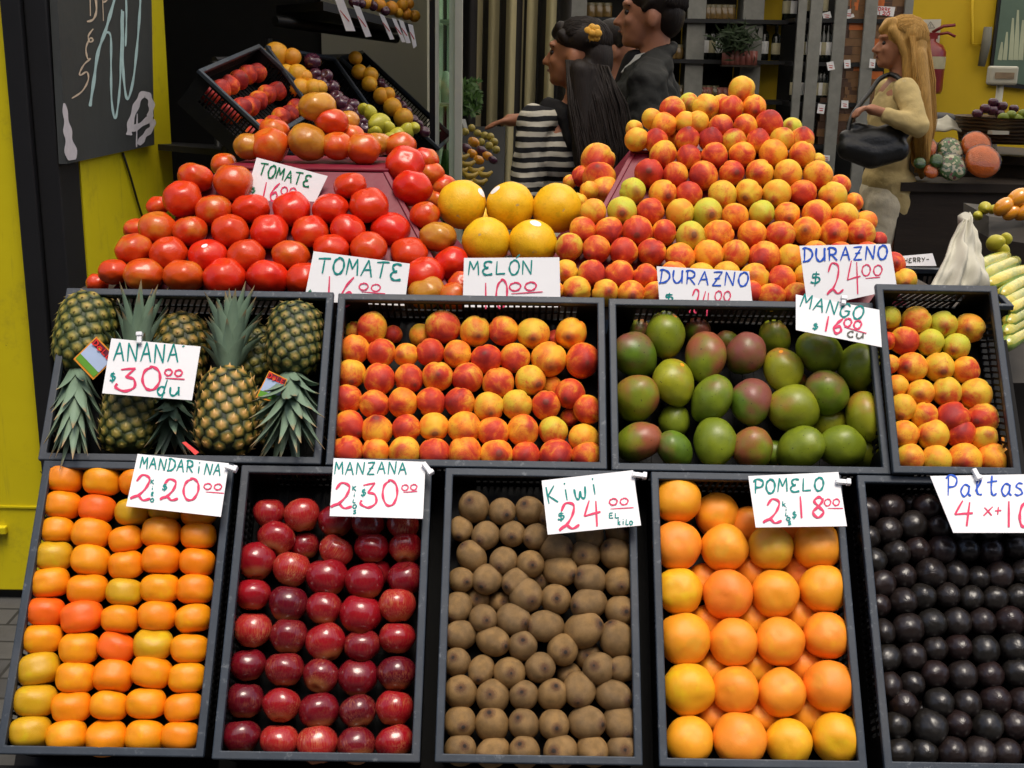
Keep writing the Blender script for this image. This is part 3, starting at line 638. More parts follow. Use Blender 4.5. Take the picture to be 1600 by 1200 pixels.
A_ = [[(632, 320, 110), (640, 362, 80, 'b'), (773, 338, 142), (913, 357, 132, 'g'), (1050, 375, 142)], [(620, 442, 90), (711, 443, 140), (846, 451, 132, 'g'), (981, 472, 130, 'g')], [(632, 562, 96), (748, 580, 148), (891, 578, 144), (1031, 595, 134)], [(672, 678, 110), (793, 713, 132, 'y'), (931, 708, 144), (1082, 720, 154, 'y')],
      [(700, 790, 136, 'y'), (815, 832, 130), (962, 845, 162), (1118, 845, 150)], [(710, 930, 140), (859, 932, 154, 'y'), (1003, 925, 140, 'r'), (1125, 945, 130), (1185, 960, 80, 'b')], [(735, 1056, 146, 'y'), (877, 1062, 148, 'y'), (1024, 1060, 162), (1177, 1060, 160, 'r')]]
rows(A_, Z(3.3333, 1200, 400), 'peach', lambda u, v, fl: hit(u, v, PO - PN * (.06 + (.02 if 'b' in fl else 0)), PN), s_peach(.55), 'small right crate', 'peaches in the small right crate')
sticker(next(o for o in scene.objects if o.name.startswith('tomato')), MAT['white_sticker'], Vector((0, -1, .6)), .2) if False else None
# mangoes
def s_mango(c, fl):
    b = min(1, max(0, rnd.gauss(.46, .12))); y = max(0, min(1, rnd.gauss(.2, .2))); adj = 'green'
    if 'r' in fl: b = .68; adj = 'red blushed'
    if 'y' in fl: y = .8; b = .42; adj = 'yellowish'
    if 'n' in fl: b = .25; y = .3
    if 'b' in fl: adj = 'half hidden'
    ax = jit(S * (1 if 't' in fl else .45) + X * rnd.uniform(-.9, .9) + vcam(c) * .5, .2); sc = 1.0
    if 't' in fl: ax = S + X * rnd.uniform(-.25, .25)
    return dict(axis=ax, col=(b, y, 0, 1), adj=adj, scl=(sc, sc, sc))
A_ = [[(230, 290, 110, 'b'), (367, 310, 210, 't'), (530, 290, 130, 'b'), (690, 350, 120, 'b'), (930, 335, 170, 'b')], [(208, 420, 226), (570, 425, 220, 'rt'), (780, 410, 205, 'r'), (975, 495, 200, 'yt'), (1170, 405, 224), (1380, 480, 226, 'yn')],
      [(216, 642, 226), (410, 560, 215, 'yrt'), (605, 645, 216), (815, 660, 212, 'rt'), (1037, 700, 246), (1205, 610, 228), (1405, 735, 214, 'yrt')], [(410, 765, 170, 'b'), (1060, 560, 90, 'b'), (1215, 780, 170, 'by')], [(222, 870, 216), (415, 910, 190), (620, 870, 216, 'tn'), (820, 905, 208, 'r'), (930, 930, 140, 'b'), (1068, 905, 222, 'n'), (1285, 895, 218, 'n'), (1400, 930, 150, 'b')]]
MG = rows(A_, Z(3.3333, 930, 430), 'mango', crateplane(-.052, .045), s_mango, 'mango crate', 'mangoes in the upper crate')
for i, (o, fl) in enumerate(MG):
    if i in (1, 8, 12): sticker(o, MAT['orange_sticker'], o.rotation_euler.to_matrix().inverted() @ (S * .75 + vcam(o.location) * .6 + X * (.35 if i != 8 else 0)), .14)

# ------------------------------------------------------------------ pyramids of tomatoes and peaches on red boxes
def pd(v, fl=''):
    d = 2.50 + (465 - v) / 335 * .35
    return d + (.06 if 'b' in fl else 0) + (.13 if 'B' in fl else 0)
def frustum(name, label, tl, tr, bl, br, dt, db, back, inset=.06):
    a, b, c, d = P(*tl, dt), P(*tr, dt), P(*br, db), P(*bl, db)
    c.z = d.z = TZ; b.z = a.z
    t = thing(name, label, 'display box', ((d.x + c.x) / 2, back, TZ))
    f = [a, b, c, d]; g = [Vector((a.x + inset * .6, back, a.z)), Vector((b.x - inset * .6, back, b.z)), Vector((c.x, back + .05, TZ)), Vector((d.x, back + .05, TZ))]
    mb = MB(); mb.hexa(f, g); mb.build('body', MAT['redboard'], t, .003)
    mb = MB(); k = .012                                   # edging strips on the top and down the front corners
    top = [a, b, g[1], g[0]]
    mb.hexa([p + Vector((0, 0, .002)) for p in top], [p + Vector((0, 0, .008)) for p in top])
    nn = (b - a).cross(d - a).normalized(); nn = nn if nn.y < 0 else -nn
    for p, q2 in ((a, d), (b, c)):
        s = 1 if p is a else -1
        mb.hexa([p, p + X * k * s, q2 + X * k * s, q2], [p + nn * .004, p + X * k * s + nn * .004, q2 + X * k * s + nn * .004, q2 + nn * .004])
    mb.build('edging', MAT['redboard'], t, .0015)
    return t
frustum('display_box', 'dark red sloping box under the tomato pyramid', (342, 266), (607, 270), (170, 470), (712, 470), 2.745, 2.55, 3.12)
frustum('display_box', 'dark red sloping box under the peach pyramid', (985, 240), (1255, 240), (860, 470), (1420, 470), 2.78, 2.55, 3.12)
frustum('display_box', 'low red plinth under the yellow melons', (728, 408), (880, 408), (722, 470), (884, 470), 2.63, 2.57, 2.80, 0)
def s_tom(c, fl):
    k = rnd.random(); col = lerp((.62, .026, .005), (.58, .050, .006), k); al = rnd.random() ** 2 * .7; adj = 'red'
    if 'o' in fl: col = (.60, .070, .007); al = .5; adj = 'orange'
    if 'g' in fl: col = (.46, .17, .016); al = 1; adj = 'yellow green'
    if 'R' in fl: col = (.64, .018, .005); al = .1; adj = 'bright red'
    ax = jit(Vector((0, -.12, 1)), .2)
    if 's' in fl: ax = Vector((.1, -.75, .55))
    return dict(axis=ax, col=(*col, al), adj=adj)
c_tom = lambda u, v, fl: P(u, v, pd(v, fl) + (.035 if u > 600 and v < 420 else 0) + (.03 if 'c' in fl else 0))
A_ = [[(305, 277, 54), (364, 285, 60, 'o'), (547, 290, 49)], [(246, 322, 34, 'b'), (285, 311, 60), (334, 329, 56), (392, 326, 56), (456, 326, 58, 'R'), (516, 326, 56), (577, 321, 61), (645, 294, 60, 'R')],
      [(214, 358, 40, 'b'), (246, 356, 57, 'o'), (297, 361, 53), (360, 362, 57), (421, 362, 58, 'R'), (485, 362, 57), (544, 360, 55, 'R'), (610, 359, 60, 'R'), (664, 337, 46)], [(209, 389, 57), (264, 397, 57), (325, 399, 59, 'R'), (385, 400, 57), (455, 399, 59, 'o'), (518, 389, 56), (576, 389, 56), (640, 396, 58), (684, 370, 56, 'go')],
      [(152, 443, 34, 'b'), (178, 424, 46), (224, 429, 62, 'o'), (287, 431, 61, 'o'), (351, 434, 64, 'R'), (419, 435, 64, 'R'), (476, 437, 58), (545, 436, 60), (606, 440, 58), (662, 430, 62, 'R'), (704, 411, 54, 'R')], [(666, 457, 58, 'go'), (709, 464, 50, 'o'), (722, 446, 44)]]
TM_ = rows(A_, Z(1, 0, 0), 'tomato', c_tom, s_tom, 'tomato pyramid', 'tomatoes piled against the red box')
o = min((q[0] for q in TM_), key=lambda o: (o.location - P(325, 399, 2.57)).length)
sticker(o, MAT['white_sticker'], o.rotation_euler.to_matrix().inverted() @ Vector((.0, -.75, .75)), .2)
A_ = [[(496, 167, 57, 'go')], [(518, 191, 52), (542, 190, 40, 'gb')], [(388, 229, 44, 'go'), (422, 228, 58, 'o'), (429, 204, 46, 'o'), (481, 222, 62, 'go'), (527, 228, 48, 'o'), (548, 213, 42, 'ob'), (568, 233, 53, 'o'), (590, 225, 44, 'gb'), (626, 229, 48, 'ob')]]
def c_top(u, v, fl): return P(u, v, 2.86 + (.06 if 'b' in fl else 0) + (.03 if v < 210 else 0))
rows(A_, Z(1, 0, 0), 'tomato', c_top, s_tom, 'tomato box top', 'tomatoes on top of the red box')
A_ = [[(633, 257, 59, 'Rs'), (664, 250, 42, 'b')], [(350, 258, 40, 'ob'), (672, 272, 44, 'bo'), (692, 290, 40, 'b')], [(684, 312, 40, 'bo')]]
rows(A_, Z(1, 0, 0), 'tomato', lambda u, v, fl: P(u, v, 2.78 if 'b' not in fl else 2.88), s_tom, 'tomato box side', 'tomatoes down the side of the red box')
# melons
for k, (u, v, wd, hh, lab, dirv, stk) in enumerate([(722, 319, 73, 79, 'yellow melon at left of the upper three, against the tomatoes', (.0, -1, -.35), (1.2, -.4, .75)), (797, 322, 72, 74, 'yellow melon in the middle of the upper three', (.35, -1, .05), (-1, -.5, 1.1)), (870, 325, 74, 77, 'yellow melon at right of the upper three, beside the peaches', (.12, -1, 0.05), None),
                                        (760, 377, 72, 72, 'lower left yellow melon above the melon sign', (-.25, -1, .30), None), (832, 381, 73, 73, 'lower right yellow melon with white sticker on top', (0.02, -1, -.3), (.15, -.55, 1.3)), (752, 346, 44, 44, 'yellow melon mostly hidden behind the other melons', (0, -1, 0), None)]):
    dd = 2.70 if k < 3 else 2.63 if k < 5 else 2.80
    c = P(u, v, dd); r = wd / 2 * dd / FPX * 1.04
    o = fruit('melon', c, r, Vector(dirv), label=lab, group='yellow melons between the pyramids', scl=(1, 1, 1))
    if stk: sticker(o, MAT['white_sticker'], o.rotation_euler.to_matrix().inverted() @ Vector(stk), .27)
# peach pyramid
A_ = [[(886, 122, 118, 'y')], [(640, 185, 92, 'b'), (718, 202, 116, 'y'), (790, 190, 90, 'b'), (833, 205, 112), (943, 200, 104)], [(470, 255, 90, 'y'), (525, 283, 110), (565, 212, 112), (625, 270, 96, 'y'), (680, 272, 100), (790, 290, 106), (902, 290, 104), (1013, 275, 116, 'u'), (1115, 298, 92, 'gb')],
      [(390, 305, 80, 'b'), (400, 350, 104, 'y'), (488, 355, 104, 'ru'), (580, 350, 90, 'ub'), (635, 350, 108, 'u'), (742, 350, 106, 'u'), (850, 355, 104, 'u'), (962, 358, 106, 'ru'), (1075, 350, 106, 'u'), (1165, 350, 108, 'u')], [(522, 420, 118), (640, 430, 106, 'ru'), (760, 425, 114, 'r'), (887, 420, 112), (1030, 415, 124), (1165, 420, 112), (1240, 445, 60, 'by')],
      [(220, 445, 146, 'c'), (455, 505, 124), (578, 515, 112, 'r'), (708, 518, 126, 'r'), (838, 505, 108, 'r'), (968, 505, 118), (1098, 510, 124, 'y'), (1238, 515, 126), (1340, 560, 90, 'b')], [(90, 545, 60, 'B'), (145, 520, 90, 'B'), (225, 525, 140, 'c'), (180, 585, 80, 'b'), (250, 590, 130, 'yc'), (380, 590, 114, 'g'), (520, 600, 120), (640, 605, 114), (797, 607, 124, 'y'), (918, 597, 118), (1048, 600, 124, 'y'), (1170, 597, 114, 'r'), (1307, 612, 122, 'y'), (1405, 640, 80, 'b')],
      [(130, 640, 80, 'by'), (198, 685, 114, 'y'), (334, 682, 126, 'g'), (462, 685, 120, 'r'), (600, 690, 124, 'y'), (728, 690, 128, 'g'), (855, 705, 116), (978, 690, 110, 'g'), (1095, 700, 112), (1232, 700, 130), (1363, 705, 116), (1460, 730, 96, 'b')], [(150, 770, 116, 'r'), (270, 772, 120, 'r'), (402, 775, 134, 'r'), (528, 780, 108), (650, 800, 130, 'g'), (777, 790, 130), (933, 790, 124), (1062, 795, 128), (1187, 775, 122), (1313, 785, 126), (1437, 785, 122), (1520, 815, 70, 'b')],
      [(87, 848, 120), (213, 858, 122, 'r'), (340, 870, 122, 'r'), (470, 872, 122), (600, 895, 126), (732, 885, 132), (858, 880, 122), (988, 893, 138), (1112, 895, 116, 'y'), (1230, 880, 116), (1345, 885, 116), (1465, 880, 110)], [(75, 960, 100), (190, 970, 120), (318, 978, 128, 'r'), (438, 985, 110, 'r'), (570, 975, 118), (700, 980, 116, 'y'), (815, 975, 116, 'y'), (945, 990, 125, 'y'), (1072, 1000, 124, 'r'), (1190, 985, 116), (1310, 985, 116), (1430, 985, 116), (1590, 925, 100)],
      [(20, 1050, 80), (122, 1047, 122, 'y'), (254, 1060, 116, 'y'), (375, 1065, 118), (488, 1065, 110), (600, 1060, 116), (720, 1060, 116), (830, 1060, 116), (925, 1060, 110), (1022, 1080, 122), (1140, 1075, 116), (1640, 1000, 100, 'y')]]
c_pe = lambda u, v, fl: P(u, v, pd(v, fl) + .012 + (.12 if 'c' in fl else 0) + max(0, (930 - u)) * .0006 * (v < 330))
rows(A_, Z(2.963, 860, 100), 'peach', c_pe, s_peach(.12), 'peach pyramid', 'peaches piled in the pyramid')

# ------------------------------------------------------------------ pineapples
def mk():
    t = NT('pineapple_skin'); co = t.coord(31); a = t.node('Attribute'); a.attribute_name = 'eye'; f = a.outputs['Fac']
    n = t.noise(co, 9, 4); ff = t.math('ADD', f, t.math('MULTIPLY', t.math('SUBTRACT', n, .5), .35)); k = t.node('ObjectInfo').outputs['Color']
    c = t.ramp(ff, [(0, (.010, .018, .006)), (.3, (.06, .07, .014)), (.55, (.22, .16, .038)), (.85, (.42, .27, .095)), (1, (.58, .44, .26))])
    c = t.mix(t.math('MULTIPLY', t.sm(t.noise(co, 2.0, 2), .42, .66), .65), c, t.mix(t.sm(ff, .2, .8), (.03, .05, .01), (.22, .23, .035)))
    t.bump(t.noise(co, 40, 4), .3, .01); return t.fin(t.mix(1, c, k, 'MULTIPLY'), .55, .4)
MAT['pineskin'] = mk()
def mk():
    t = NT('pineapple_leaf'); co = t.coord(31); a = t.node('Attribute'); a.attribute_name = 'eye'; f = a.outputs['Fac']
    c = t.mix(t.noise(co, 5, 4), (.085, .15, .09), (.25, .34, .24)); c = t.mix(t.sm(f, .80, .97), c, (.33, .21, .10)); c = t.mix(t.sm(f, .14, 0), c, (.30, .36, .20))
    t.bump(t.noise(t.coord(31, (10, 10, .6)), 6, 3), .2, .01); return t.fin(c, .45, .45)
MAT['pineleaf'] = mk()
def attr(me, vals):
    a = me.attributes.new('eye', 'FLOAT', 'POINT'); a.data.foreach_set('value', vals)
def prof(z): return max(.0, (1 - abs(2 * z - 1) ** 3.2)) ** .42 * (1 - .10 * (z - .45))
def pine_body(H, Rr, seed, n=104):
    r = random.Random(seed); mb = MB(); ey = []
    nu, nv = 28, 18; vs = []
    for i in range(nv + 1):
        z = .02 + .96 * i / nv
        for k in range(nu): a = 2 * math.pi * k / nu; q = prof(z) * Rr * .985; vs.append((q * math.cos(a), q * math.sin(a), z * H))
    mb.add(vs, [(i * nu + k, i * nu + (k + 1) % nu, (i + 1) * nu + (k + 1) % nu, (i + 1) * nu + k) for i in range(nv) for k in range(nu)] + [tuple(range(nu))[::-1], tuple(nv * nu + k for k in range(nu))], sm=True); ey += [0] * len(vs)
    es = math.sqrt(2 * math.pi * Rr * .93 * H / n) * .60
    for k in range(n):
        z = .03 + .94 * (k + .5) / n; a = k * R_(137.508) + seed; q = prof(z) * Rr; s = es * (.72 + .28 * prof(z)) * r.uniform(.95, 1.05)
        dz = (prof(min(1, z + .02)) - prof(max(0, z - .02))) * Rr / (.04 * H)
        nrm = Vector((math.cos(a), math.sin(a), -dz)).normalized(); tg = Vector((-math.sin(a), math.cos(a), 0)); upv = nrm.cross(tg).normalized(); upv = -upv if upv.z < 0 else upv
        c = Vector((q * math.cos(a), q * math.sin(a), z * H)); vs = []; e = []
        for rr, hh, val in ((1.04, -.06, 0), (.86, .10, .28), (.52, .18, .55), (.2, .20, .80)):
            for j in range(6):
                an = R_(60 * j + 30); vs.append(c + (tg * math.cos(an) + upv * math.sin(an) * .95) * s * rr + nrm * s * hh); e.append(val + r.uniform(-.08, .08))
        vs.append(c + nrm * s * .62 + upv * s * .55); e.append(1)          # the dry bract point
        fs = [(i * 6 + j, i * 6 + (j + 1) % 6, (i + 1) * 6 + (j + 1) % 6, (i + 1) * 6 + j) for i in range(3) for j in range(6)] + [(18 + j, 18 + (j + 1) % 6, 24) for j in range(6)]
        mb.add(vs, fs, sm=True); ey += e
    me = mb.mesh('skin'); attr(me, ey); return me
def pine_crown(Lc, Rr, seed, spread, n=36, wid=.0165):
    r = random.Random(seed); mb = MB(); ey = []
    for k in range(n):
        f = k / (n - 1); a = k * R_(137.508) + r.uniform(-.2, .2)                # f 0: low outer leaves, 1: heart
        ln = Lc * (.30 + .72 * f ** .7 - .12 * f ** 4) * r.uniform(.88, 1.1); th = spread * (1.45 - 1.0 * f) * r.uniform(.85, 1.15)
        wd = wid * (.75 + .5 * f * (1 - f) * 2) * r.uniform(.85, 1.15); rad = Vector((math.cos(a), math.sin(a), 0)); tg = Vector((-math.sin(a), math.cos(a), 0))
        p = rad * Rr * (.24 * (1 - f) + .04) + Vector((0, 0, Lc * .16 * f)); m = 8; vs = []; e = []
        side = r.uniform(-.25, .25)
        for i in range(m + 1):
            t = i / m; ang = th * (.55 + .75 * t ** 1.4) ; dirv = Vector((0, 0, math.cos(ang))) + (rad + tg * side * t).normalized() * math.sin(ang)
            ww = wd * (1 - t ** 2.2) * (.75 + .9 * t * (1 - t)) + .0003; nn = (rad * math.cos(ang) - Vector((0, 0, 1)) * math.sin(ang)).normalized()
            vs += [p + tg * ww + nn * -ww * .45, p + nn * ww * .25, p - tg * ww + nn * -ww * .45]; e += [t, t * .9 + .06, t]
            p = p + dirv * ln / m
        fs = [(i * 3 + j, i * 3 + j + 1, (i + 1) * 3 + j + 1, (i + 1) * 3 + j) for i in range(m) for j in range(2)]
        mb.add(vs, fs, sm=True); ey += e
    me = mb.mesh('crown'); attr(me, ey); return me
zp = Z(3.3333, 50, 420)
def pineapple(base, top, tip, wpx, n0, n1, n2, seed, label, spread=.55, tint=(1.15, 1.08, .95, 1), nl=36):
    pl = lambda q, n: hit(*zp(*q), CP(0, 0, n), N)
    b, t_, c = pl(base, n0), pl(top, n1), pl(tip, n2); H = (t_ - b).length; Rr = wpx / 3.3333 / 2 * depth(b) / FPX
    o = thing('pineapple', label, 'pineapple', b, 'pineapples in the upper left crate')
    def put(name, me, mat, at, direction):
        ob = D.objects.new(name, me); me.materials.append(mat); COL.objects.link(ob); ob.parent = o; ob.location = at - b
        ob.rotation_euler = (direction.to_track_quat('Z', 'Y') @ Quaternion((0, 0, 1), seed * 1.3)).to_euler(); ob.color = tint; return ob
    put('skin', pine_body(H, Rr, seed), MAT['pineskin'], b, t_ - b)
    put('crown', pine_crown((c - t_).length, Rr, seed, spread * 1.35, nl), MAT['pineleaf'], t_ - (t_ - b).normalized() * .006, c - t_)
    return o
pineapple((325, 140), (235, 545), (205, 1000), 300, -.045, -.035, .02, 1, 'green gold pineapple lying crown down at the left end', .26)
pineapple((485, 975), (530, 560), (590, 75), 285, -.05, -.045, -.02, 2, 'pineapple standing crown up behind the pineapple sign', .42, (1, .92, .8, 1))
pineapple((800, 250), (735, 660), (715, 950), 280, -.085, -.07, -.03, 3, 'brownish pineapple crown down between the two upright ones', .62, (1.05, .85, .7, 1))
pineapple((1003, 985), (1025, 520), (1060, 100), 322, -.03, -.035, -.02, 4, 'large golden pineapple standing crown up right of the sign', .45, (1.25, 1.08, .85, 1), 44)
pineapple((1385, 190), (1350, 560), (1340, 1010), 280, -.035, -.03, .015, 5, 'green pineapple lying crown down at the right end', .50, (.95, .98, .9, 1), 46)
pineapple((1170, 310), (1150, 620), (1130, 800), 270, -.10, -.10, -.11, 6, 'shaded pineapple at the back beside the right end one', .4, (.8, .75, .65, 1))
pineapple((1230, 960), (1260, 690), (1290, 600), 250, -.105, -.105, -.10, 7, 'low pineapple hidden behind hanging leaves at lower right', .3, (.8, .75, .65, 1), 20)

# ------------------------------------------------------------------ hand-lettered price cards
O0 = [(.5, 1.0), (.15, .82), (.05, .4), (.3, .02), (.7, .03), (.95, .4), (.88, .82), (.55, 1.02), (.4, .97)]
GL = {
 'A': ['l', [(0, 0), (.48, 1), (.95, -.02)], 'l', [(.12, .36), (.85, .42)]], 'D': ['l', [(.12, .02), (.14, 1)], 'c', [(-.1, .96), (.35, 1), (.85, .78), (.92, .4), (.55, .08), (-.05, 0)]],
 'E': ['c', [(.92, .93), (.45, 1.0), (.15, .82), (.32, .58), (.6, .54)], 'c', [(.6, .54), (.2, .45), (.08, .2), (.4, .0), (1, .06)]], 'e': ['l', [(.9, 1), (.1, .97), (.08, .0), (.95, .03)], 'l', [(.1, .5), (.75, .53)]],
 'G': ['c', [(.9, .85), (.55, 1.02), (.12, .65), (.15, .15), (.55, -.02), (.88, .25), (.9, .5)], 'l', [(.45, .45), (1, .5)]], 'H': ['l', [(.1, 0), (.1, 1)], 'l', [(.9, 0), (.9, 1)], 'l', [(.1, .5), (.9, .5)]],
 'I': ['l', [(.5, 0), (.5, 1)]], 'i': ['l', [(.5, 0), (.5, .62)], 'l', [(.48, .88), (.52, .98)]], 'K': ['l', [(.12, 0), (.12, 1)], 'l', [(.85, 1), (.18, .48), (.95, 0)]], 'L': ['l', [(.15, 1), (.1, .02), (.95, .05)]],
 'M': ['l', [(0, 0), (.1, 1), (.48, .38), (.85, 1), (.97, 0)]], 'N': ['l', [(.05, 0), (.1, 1), (.85, .02), (.92, 1.02)]], 'O': ['c', O0], '0': ['c', O0], 'P': ['l', [(.18, 0), (.15, 1)], 'c', [(-.1, .85), (.35, 1.03), (.92, .85), (.8, .48), (.15, .42)]],
 'R': ['l', [(.15, 0), (.15, 1)], 'c', [(-.05, .92), (.4, 1.02), (.85, .82), (.7, .52), (.15, .46)], 'l', [(.35, .47), (.95, 0)]], 'S': ['c', [(.9, .9), (.5, 1), (.12, .78), (.5, .52), (.88, .25), (.5, 0), (.08, .1)]],
 'T': ['l', [(-.05, .93), (1.05, 1)], 'l', [(.52, .97), (.45, 0)]], 'Z': ['l', [(.05, .96), (.9, 1), (.1, 0), (.95, .03)], 'l', [(.22, .5), (.75, .54)]], 'Y': ['l', [(0, 1), (.5, .5)], 'l', [(1, 1), (.35, 0)]], '-': ['l', [(.1, .45), (.9, .5)]],
 'U': ['c', [(.05, 1), (.05, .35), (.4, 0), (.82, .25), (.9, 1)], 'l', [(.9, 1), (.95, 0)]], 'C': ['c', [(.9, .9), (.4, 1), (.06, .5), (.4, 0), (.95, .12)]],
 'w': ['c', [(0, .62), (.05, .1), (.3, .0), (.5, .45)], 'c', [(.5, .45), (.55, .05), (.85, .03), (1, .66)]], 'a': ['c', [(.85, .55), (.4, .64), (.08, .3), (.4, 0), (.8, .25), (.85, .58)], 'c', [(.85, .58), (.82, .15), (1.05, .02)]],
 'l': ['c', [(.15, .25), (.65, .8), (.5, 1.05), (.28, .8), (.35, .15), (.8, .05)]], 't': ['c', [(.45, 1), (.4, .25), (.6, .0), (.9, .1)], 'l', [(.0, .66), (.95, .72)]], 's': ['c', [(.8, .58), (.4, .62), (.2, .45), (.6, .3), (.75, .1), (.35, 0), (.05, .08)]],
 'u': ['c', [(.08, .6), (.1, .1), (.5, 0), (.85, .3), (.9, .62)], 'l', [(.9, .62), (.95, 0)]], 'c': ['c', [(.9, .52), (.5, .64), (.1, .3), (.45, 0), (.9, .1)]], 'd': ['c', [(.85, .5), (.4, .6), (.08, .28), (.4, 0), (.82, .25)], 'l', [(.98, 1.1), (.55, -.25)]], 'x': ['l', [(.1, .6), (.9, .02)], 'l', [(.95, .66), (.05, 0)]],
 'o': ['c', [(x, y * .62) for x, y in O0]], 'k': ['l', [(.15, 0), (.15, 1)], 'l', [(.8, .6), (.2, .3), (.9, 0)]], '1': ['l', [(.35, 1), (.5, -.02)]], '2': ['c', [(.12, .72), (.4, 1.0), (.82, .88), (.72, .5), (.35, .15), (-.08, -.02)], 'c', [(-.08, -.02), (.3, .14), (.65, -.04), (1.05, .06)]],
 '3': ['l', [(.15, .93), (.9, 1.0), (.42, .60)], 'c', [(.42, .6), (.85, .52), (.92, .16), (.42, -.03), (-.05, .14), (.02, .3)]], '4': ['l', [(.42, 1.02), (.08, .40), (.98, .46)], 'l', [(.78, .95), (.72, -.12)]], '6': ['c', [(.8, 1), (.3, .66), (.06, .25), (.45, -.02), (.9, .2), (.62, .48), (.14, .3)]],
 '8': ['c', [(.85, .84), (.5, 1), (.15, .8), (.5, .54), (.92, .25), (.5, -.02), (.08, .25), (.5, .54), (.8, .8), (.78, .92)]], '$': ['l', [(.85, .84), (.2, .86), (.18, .55)], 'c', [(.18, .55), (.7, .6), (.9, .35), (.5, .12), (.0, .2)], 'l', [(.52, 1.05), (.46, -.1)]], '+': ['l', [(.1, .35), (.9, .38)], 'l', [(.5, .65), (.48, .08)]], '´': ['l', [(.2, .85), (.75, 1.05)]], ' ': [],
}
def scrib(mb, text, p0, p1, h, wd, pf, n, gap=.22, bounce=.05, slant=.06):
    p0, p1 = Vector(p0), Vector(p1); L = (p1 - p0).length; d = (p1 - p0) / L; up = Vector((d.y, -d.x)); up = up if up.y < 0 else -up
    adv = L / (len(text) - gap); cw = adv * (1 - gap)
    for i, ch in enumerate(text):
        g = GL[ch]; o = p0 + d * adv * i + up * rnd.uniform(-bounce, bounce) * h; hh = h * rnd.uniform(.95, 1.05); sl = slant + rnd.uniform(-.04, .04)
        for typ, pts in zip(g[::2], g[1::2]):
            q = [o + d * (x * cw + sl * y * hh) + up * y * hh for x, y in pts]
            if typ == 'c': q = catmull(q, 7)
            else:                                        # sharp corners: one strip per straight run
                for a, b in zip(q, q[1:]): ribbon(mb, [a, a.lerp(b, .5) + up * h * .01, b], wd * 1.15, pf, n)
                continue
            ribbon(mb, q, wd * 1.15, pf, n)
def sign(label, quad, zf, p0, n, runs, clip=None, group='handwritten price cards', kind='price_sign', sag=0):
    n = n.normalized(); n = n if n.dot(CAM - p0) > 0 else -n
    px = [zf(*q) for q in quad]; c = [hit(u, v, p0, n) for u, v in px]; ctr = sum(c, Vector()) / 4
    t = thing(kind, label, 'price sign', (c[2] + c[3]) / 2, group)
    cu = (c[1] - c[0]).length; mb = MB(); m = 8; g = []
    for off in (0, -.0012):
        for j in range(m + 1):
            for i in range(m + 1):
                a, b = i / m, j / m; p = c[0].lerp(c[1], a).lerp(c[3].lerp(c[2], a), b); g.append(p + n * off)
    K = (m + 1) ** 2; I = lambda i, j, s: s * K + j * (m + 1) + i
    fs = [(I(i, j, 0), I(i + 1, j, 0), I(i + 1, j + 1, 0), I(i, j + 1, 0)) for i in range(m) for j in range(m)] + [(I(i, j, 1), I(i, j + 1, 1), I(i + 1, j + 1, 1), I(i + 1, j, 1)) for i in range(m) for j in range(m)]
    for i in range(m): fs += [(I(i, 0, 0), I(i, 0, 1), I(i + 1, 0, 1), I(i + 1, 0, 0)), (I(i, m, 0), I(i + 1, m, 0), I(i + 1, m, 1), I(i, m, 1)), (I(0, i, 0), I(0, i + 1, 0), I(0, i + 1, 1), I(0, i, 1)), (I(m, i, 0), I(m, i, 1), I(m, i + 1, 1), I(m, i + 1, 0))]
    mb.add(g, fs); mb.build('card', MAT['paper'], t)
    pf = lambda u, v: hit(u, v, p0, n)
    byc = {}
    for r in runs: byc.setdefault((r[0], r[1]), []).append(r[2:])
    for (nm, col), lst in byc.items():
        mb = MB()
        for r in lst:
            if r[0] == '_': ribbon(mb, [Vector(zf(*r[1])), (Vector(zf(*r[1])) + Vector(zf(*r[2]))) / 2, Vector(zf(*r[2]))], r[3], pf, n)
            else: scrib(mb, r[0], zf(*r[1]), zf(*r[2]), (zf(0, r[3])[1] - zf(0, 0)[1]), r[4], pf, n, *r[5:])
        mb.build(nm, MAT[col], t)
    if clip:
        a, b = [hit(*zf(*q), p0, n) + n * .006 for q in clip]; d = (b - a); mb = MB(); s = d.normalized().cross(n) * .0045
        mb.box((a + b) / 2, d / 2, s, n * .004); mb.box(b + n * .001, d.normalized() * .004, s * 1.3, n * .0055); mb.build('clip', MAT['clip'], t, .0015)
    return t
def sp(u, v, off=.022, tilt=8):                          # sheet hinged on the crate plane at pixel (u, v)
    p = hit(u, v, CP(0, 0, off), N); a = R_(tilt); return p, (N * math.cos(a) + S * math.sin(a) * 1.0)
def back(u, v, d, lean=24): return P(u, v, d), Vector((0, -math.cos(R_(lean)), math.sin(R_(lean))))
I1 = Z(1, 0, 0); NM, PR_, UN = 'product_name', 'price', 'unit_note'
z5 = Z(2.4, 0, 700)
sign('white card reading MANDARINA with pink price above the mandarins', [(516, 22), (858, 57), (828, 258), (473, 218)], z5, *sp(285, 716), [(NM, 'teal', 'MANDARiNA', (525, 75), (826, 106), 44, 2.2), (PR_, 'pink', '2', (494, 192), (560, 198), 88, 2.8), (PR_, 'pink', '20', (605, 192), (742, 197), 78, 2.8), (PR_, 'pink', '00', (764, 156), (832, 156), 20, 1.6), (PR_, 'pink', '_', (772, 165), (840, 170), 1.8),
     (UN, 'teal', 'K', (564, 135), (578, 136), 16, 1.6, 0, 0), (UN, 'teal', 'i', (564, 158), (578, 159), 15, 1.6, 0, 0), (UN, 'teal', 'l', (564, 180), (578, 181), 14, 1.6, 0, 0), (UN, 'teal', 'o', (564, 202), (576, 203), 20, 1.6, 0, 0), (UN, 'teal', '$', (608, 160), (626, 161), 26, 1.7)], clip=[(848, 74), (884, 85)])
z6 = Z(2.4, 320, 700)
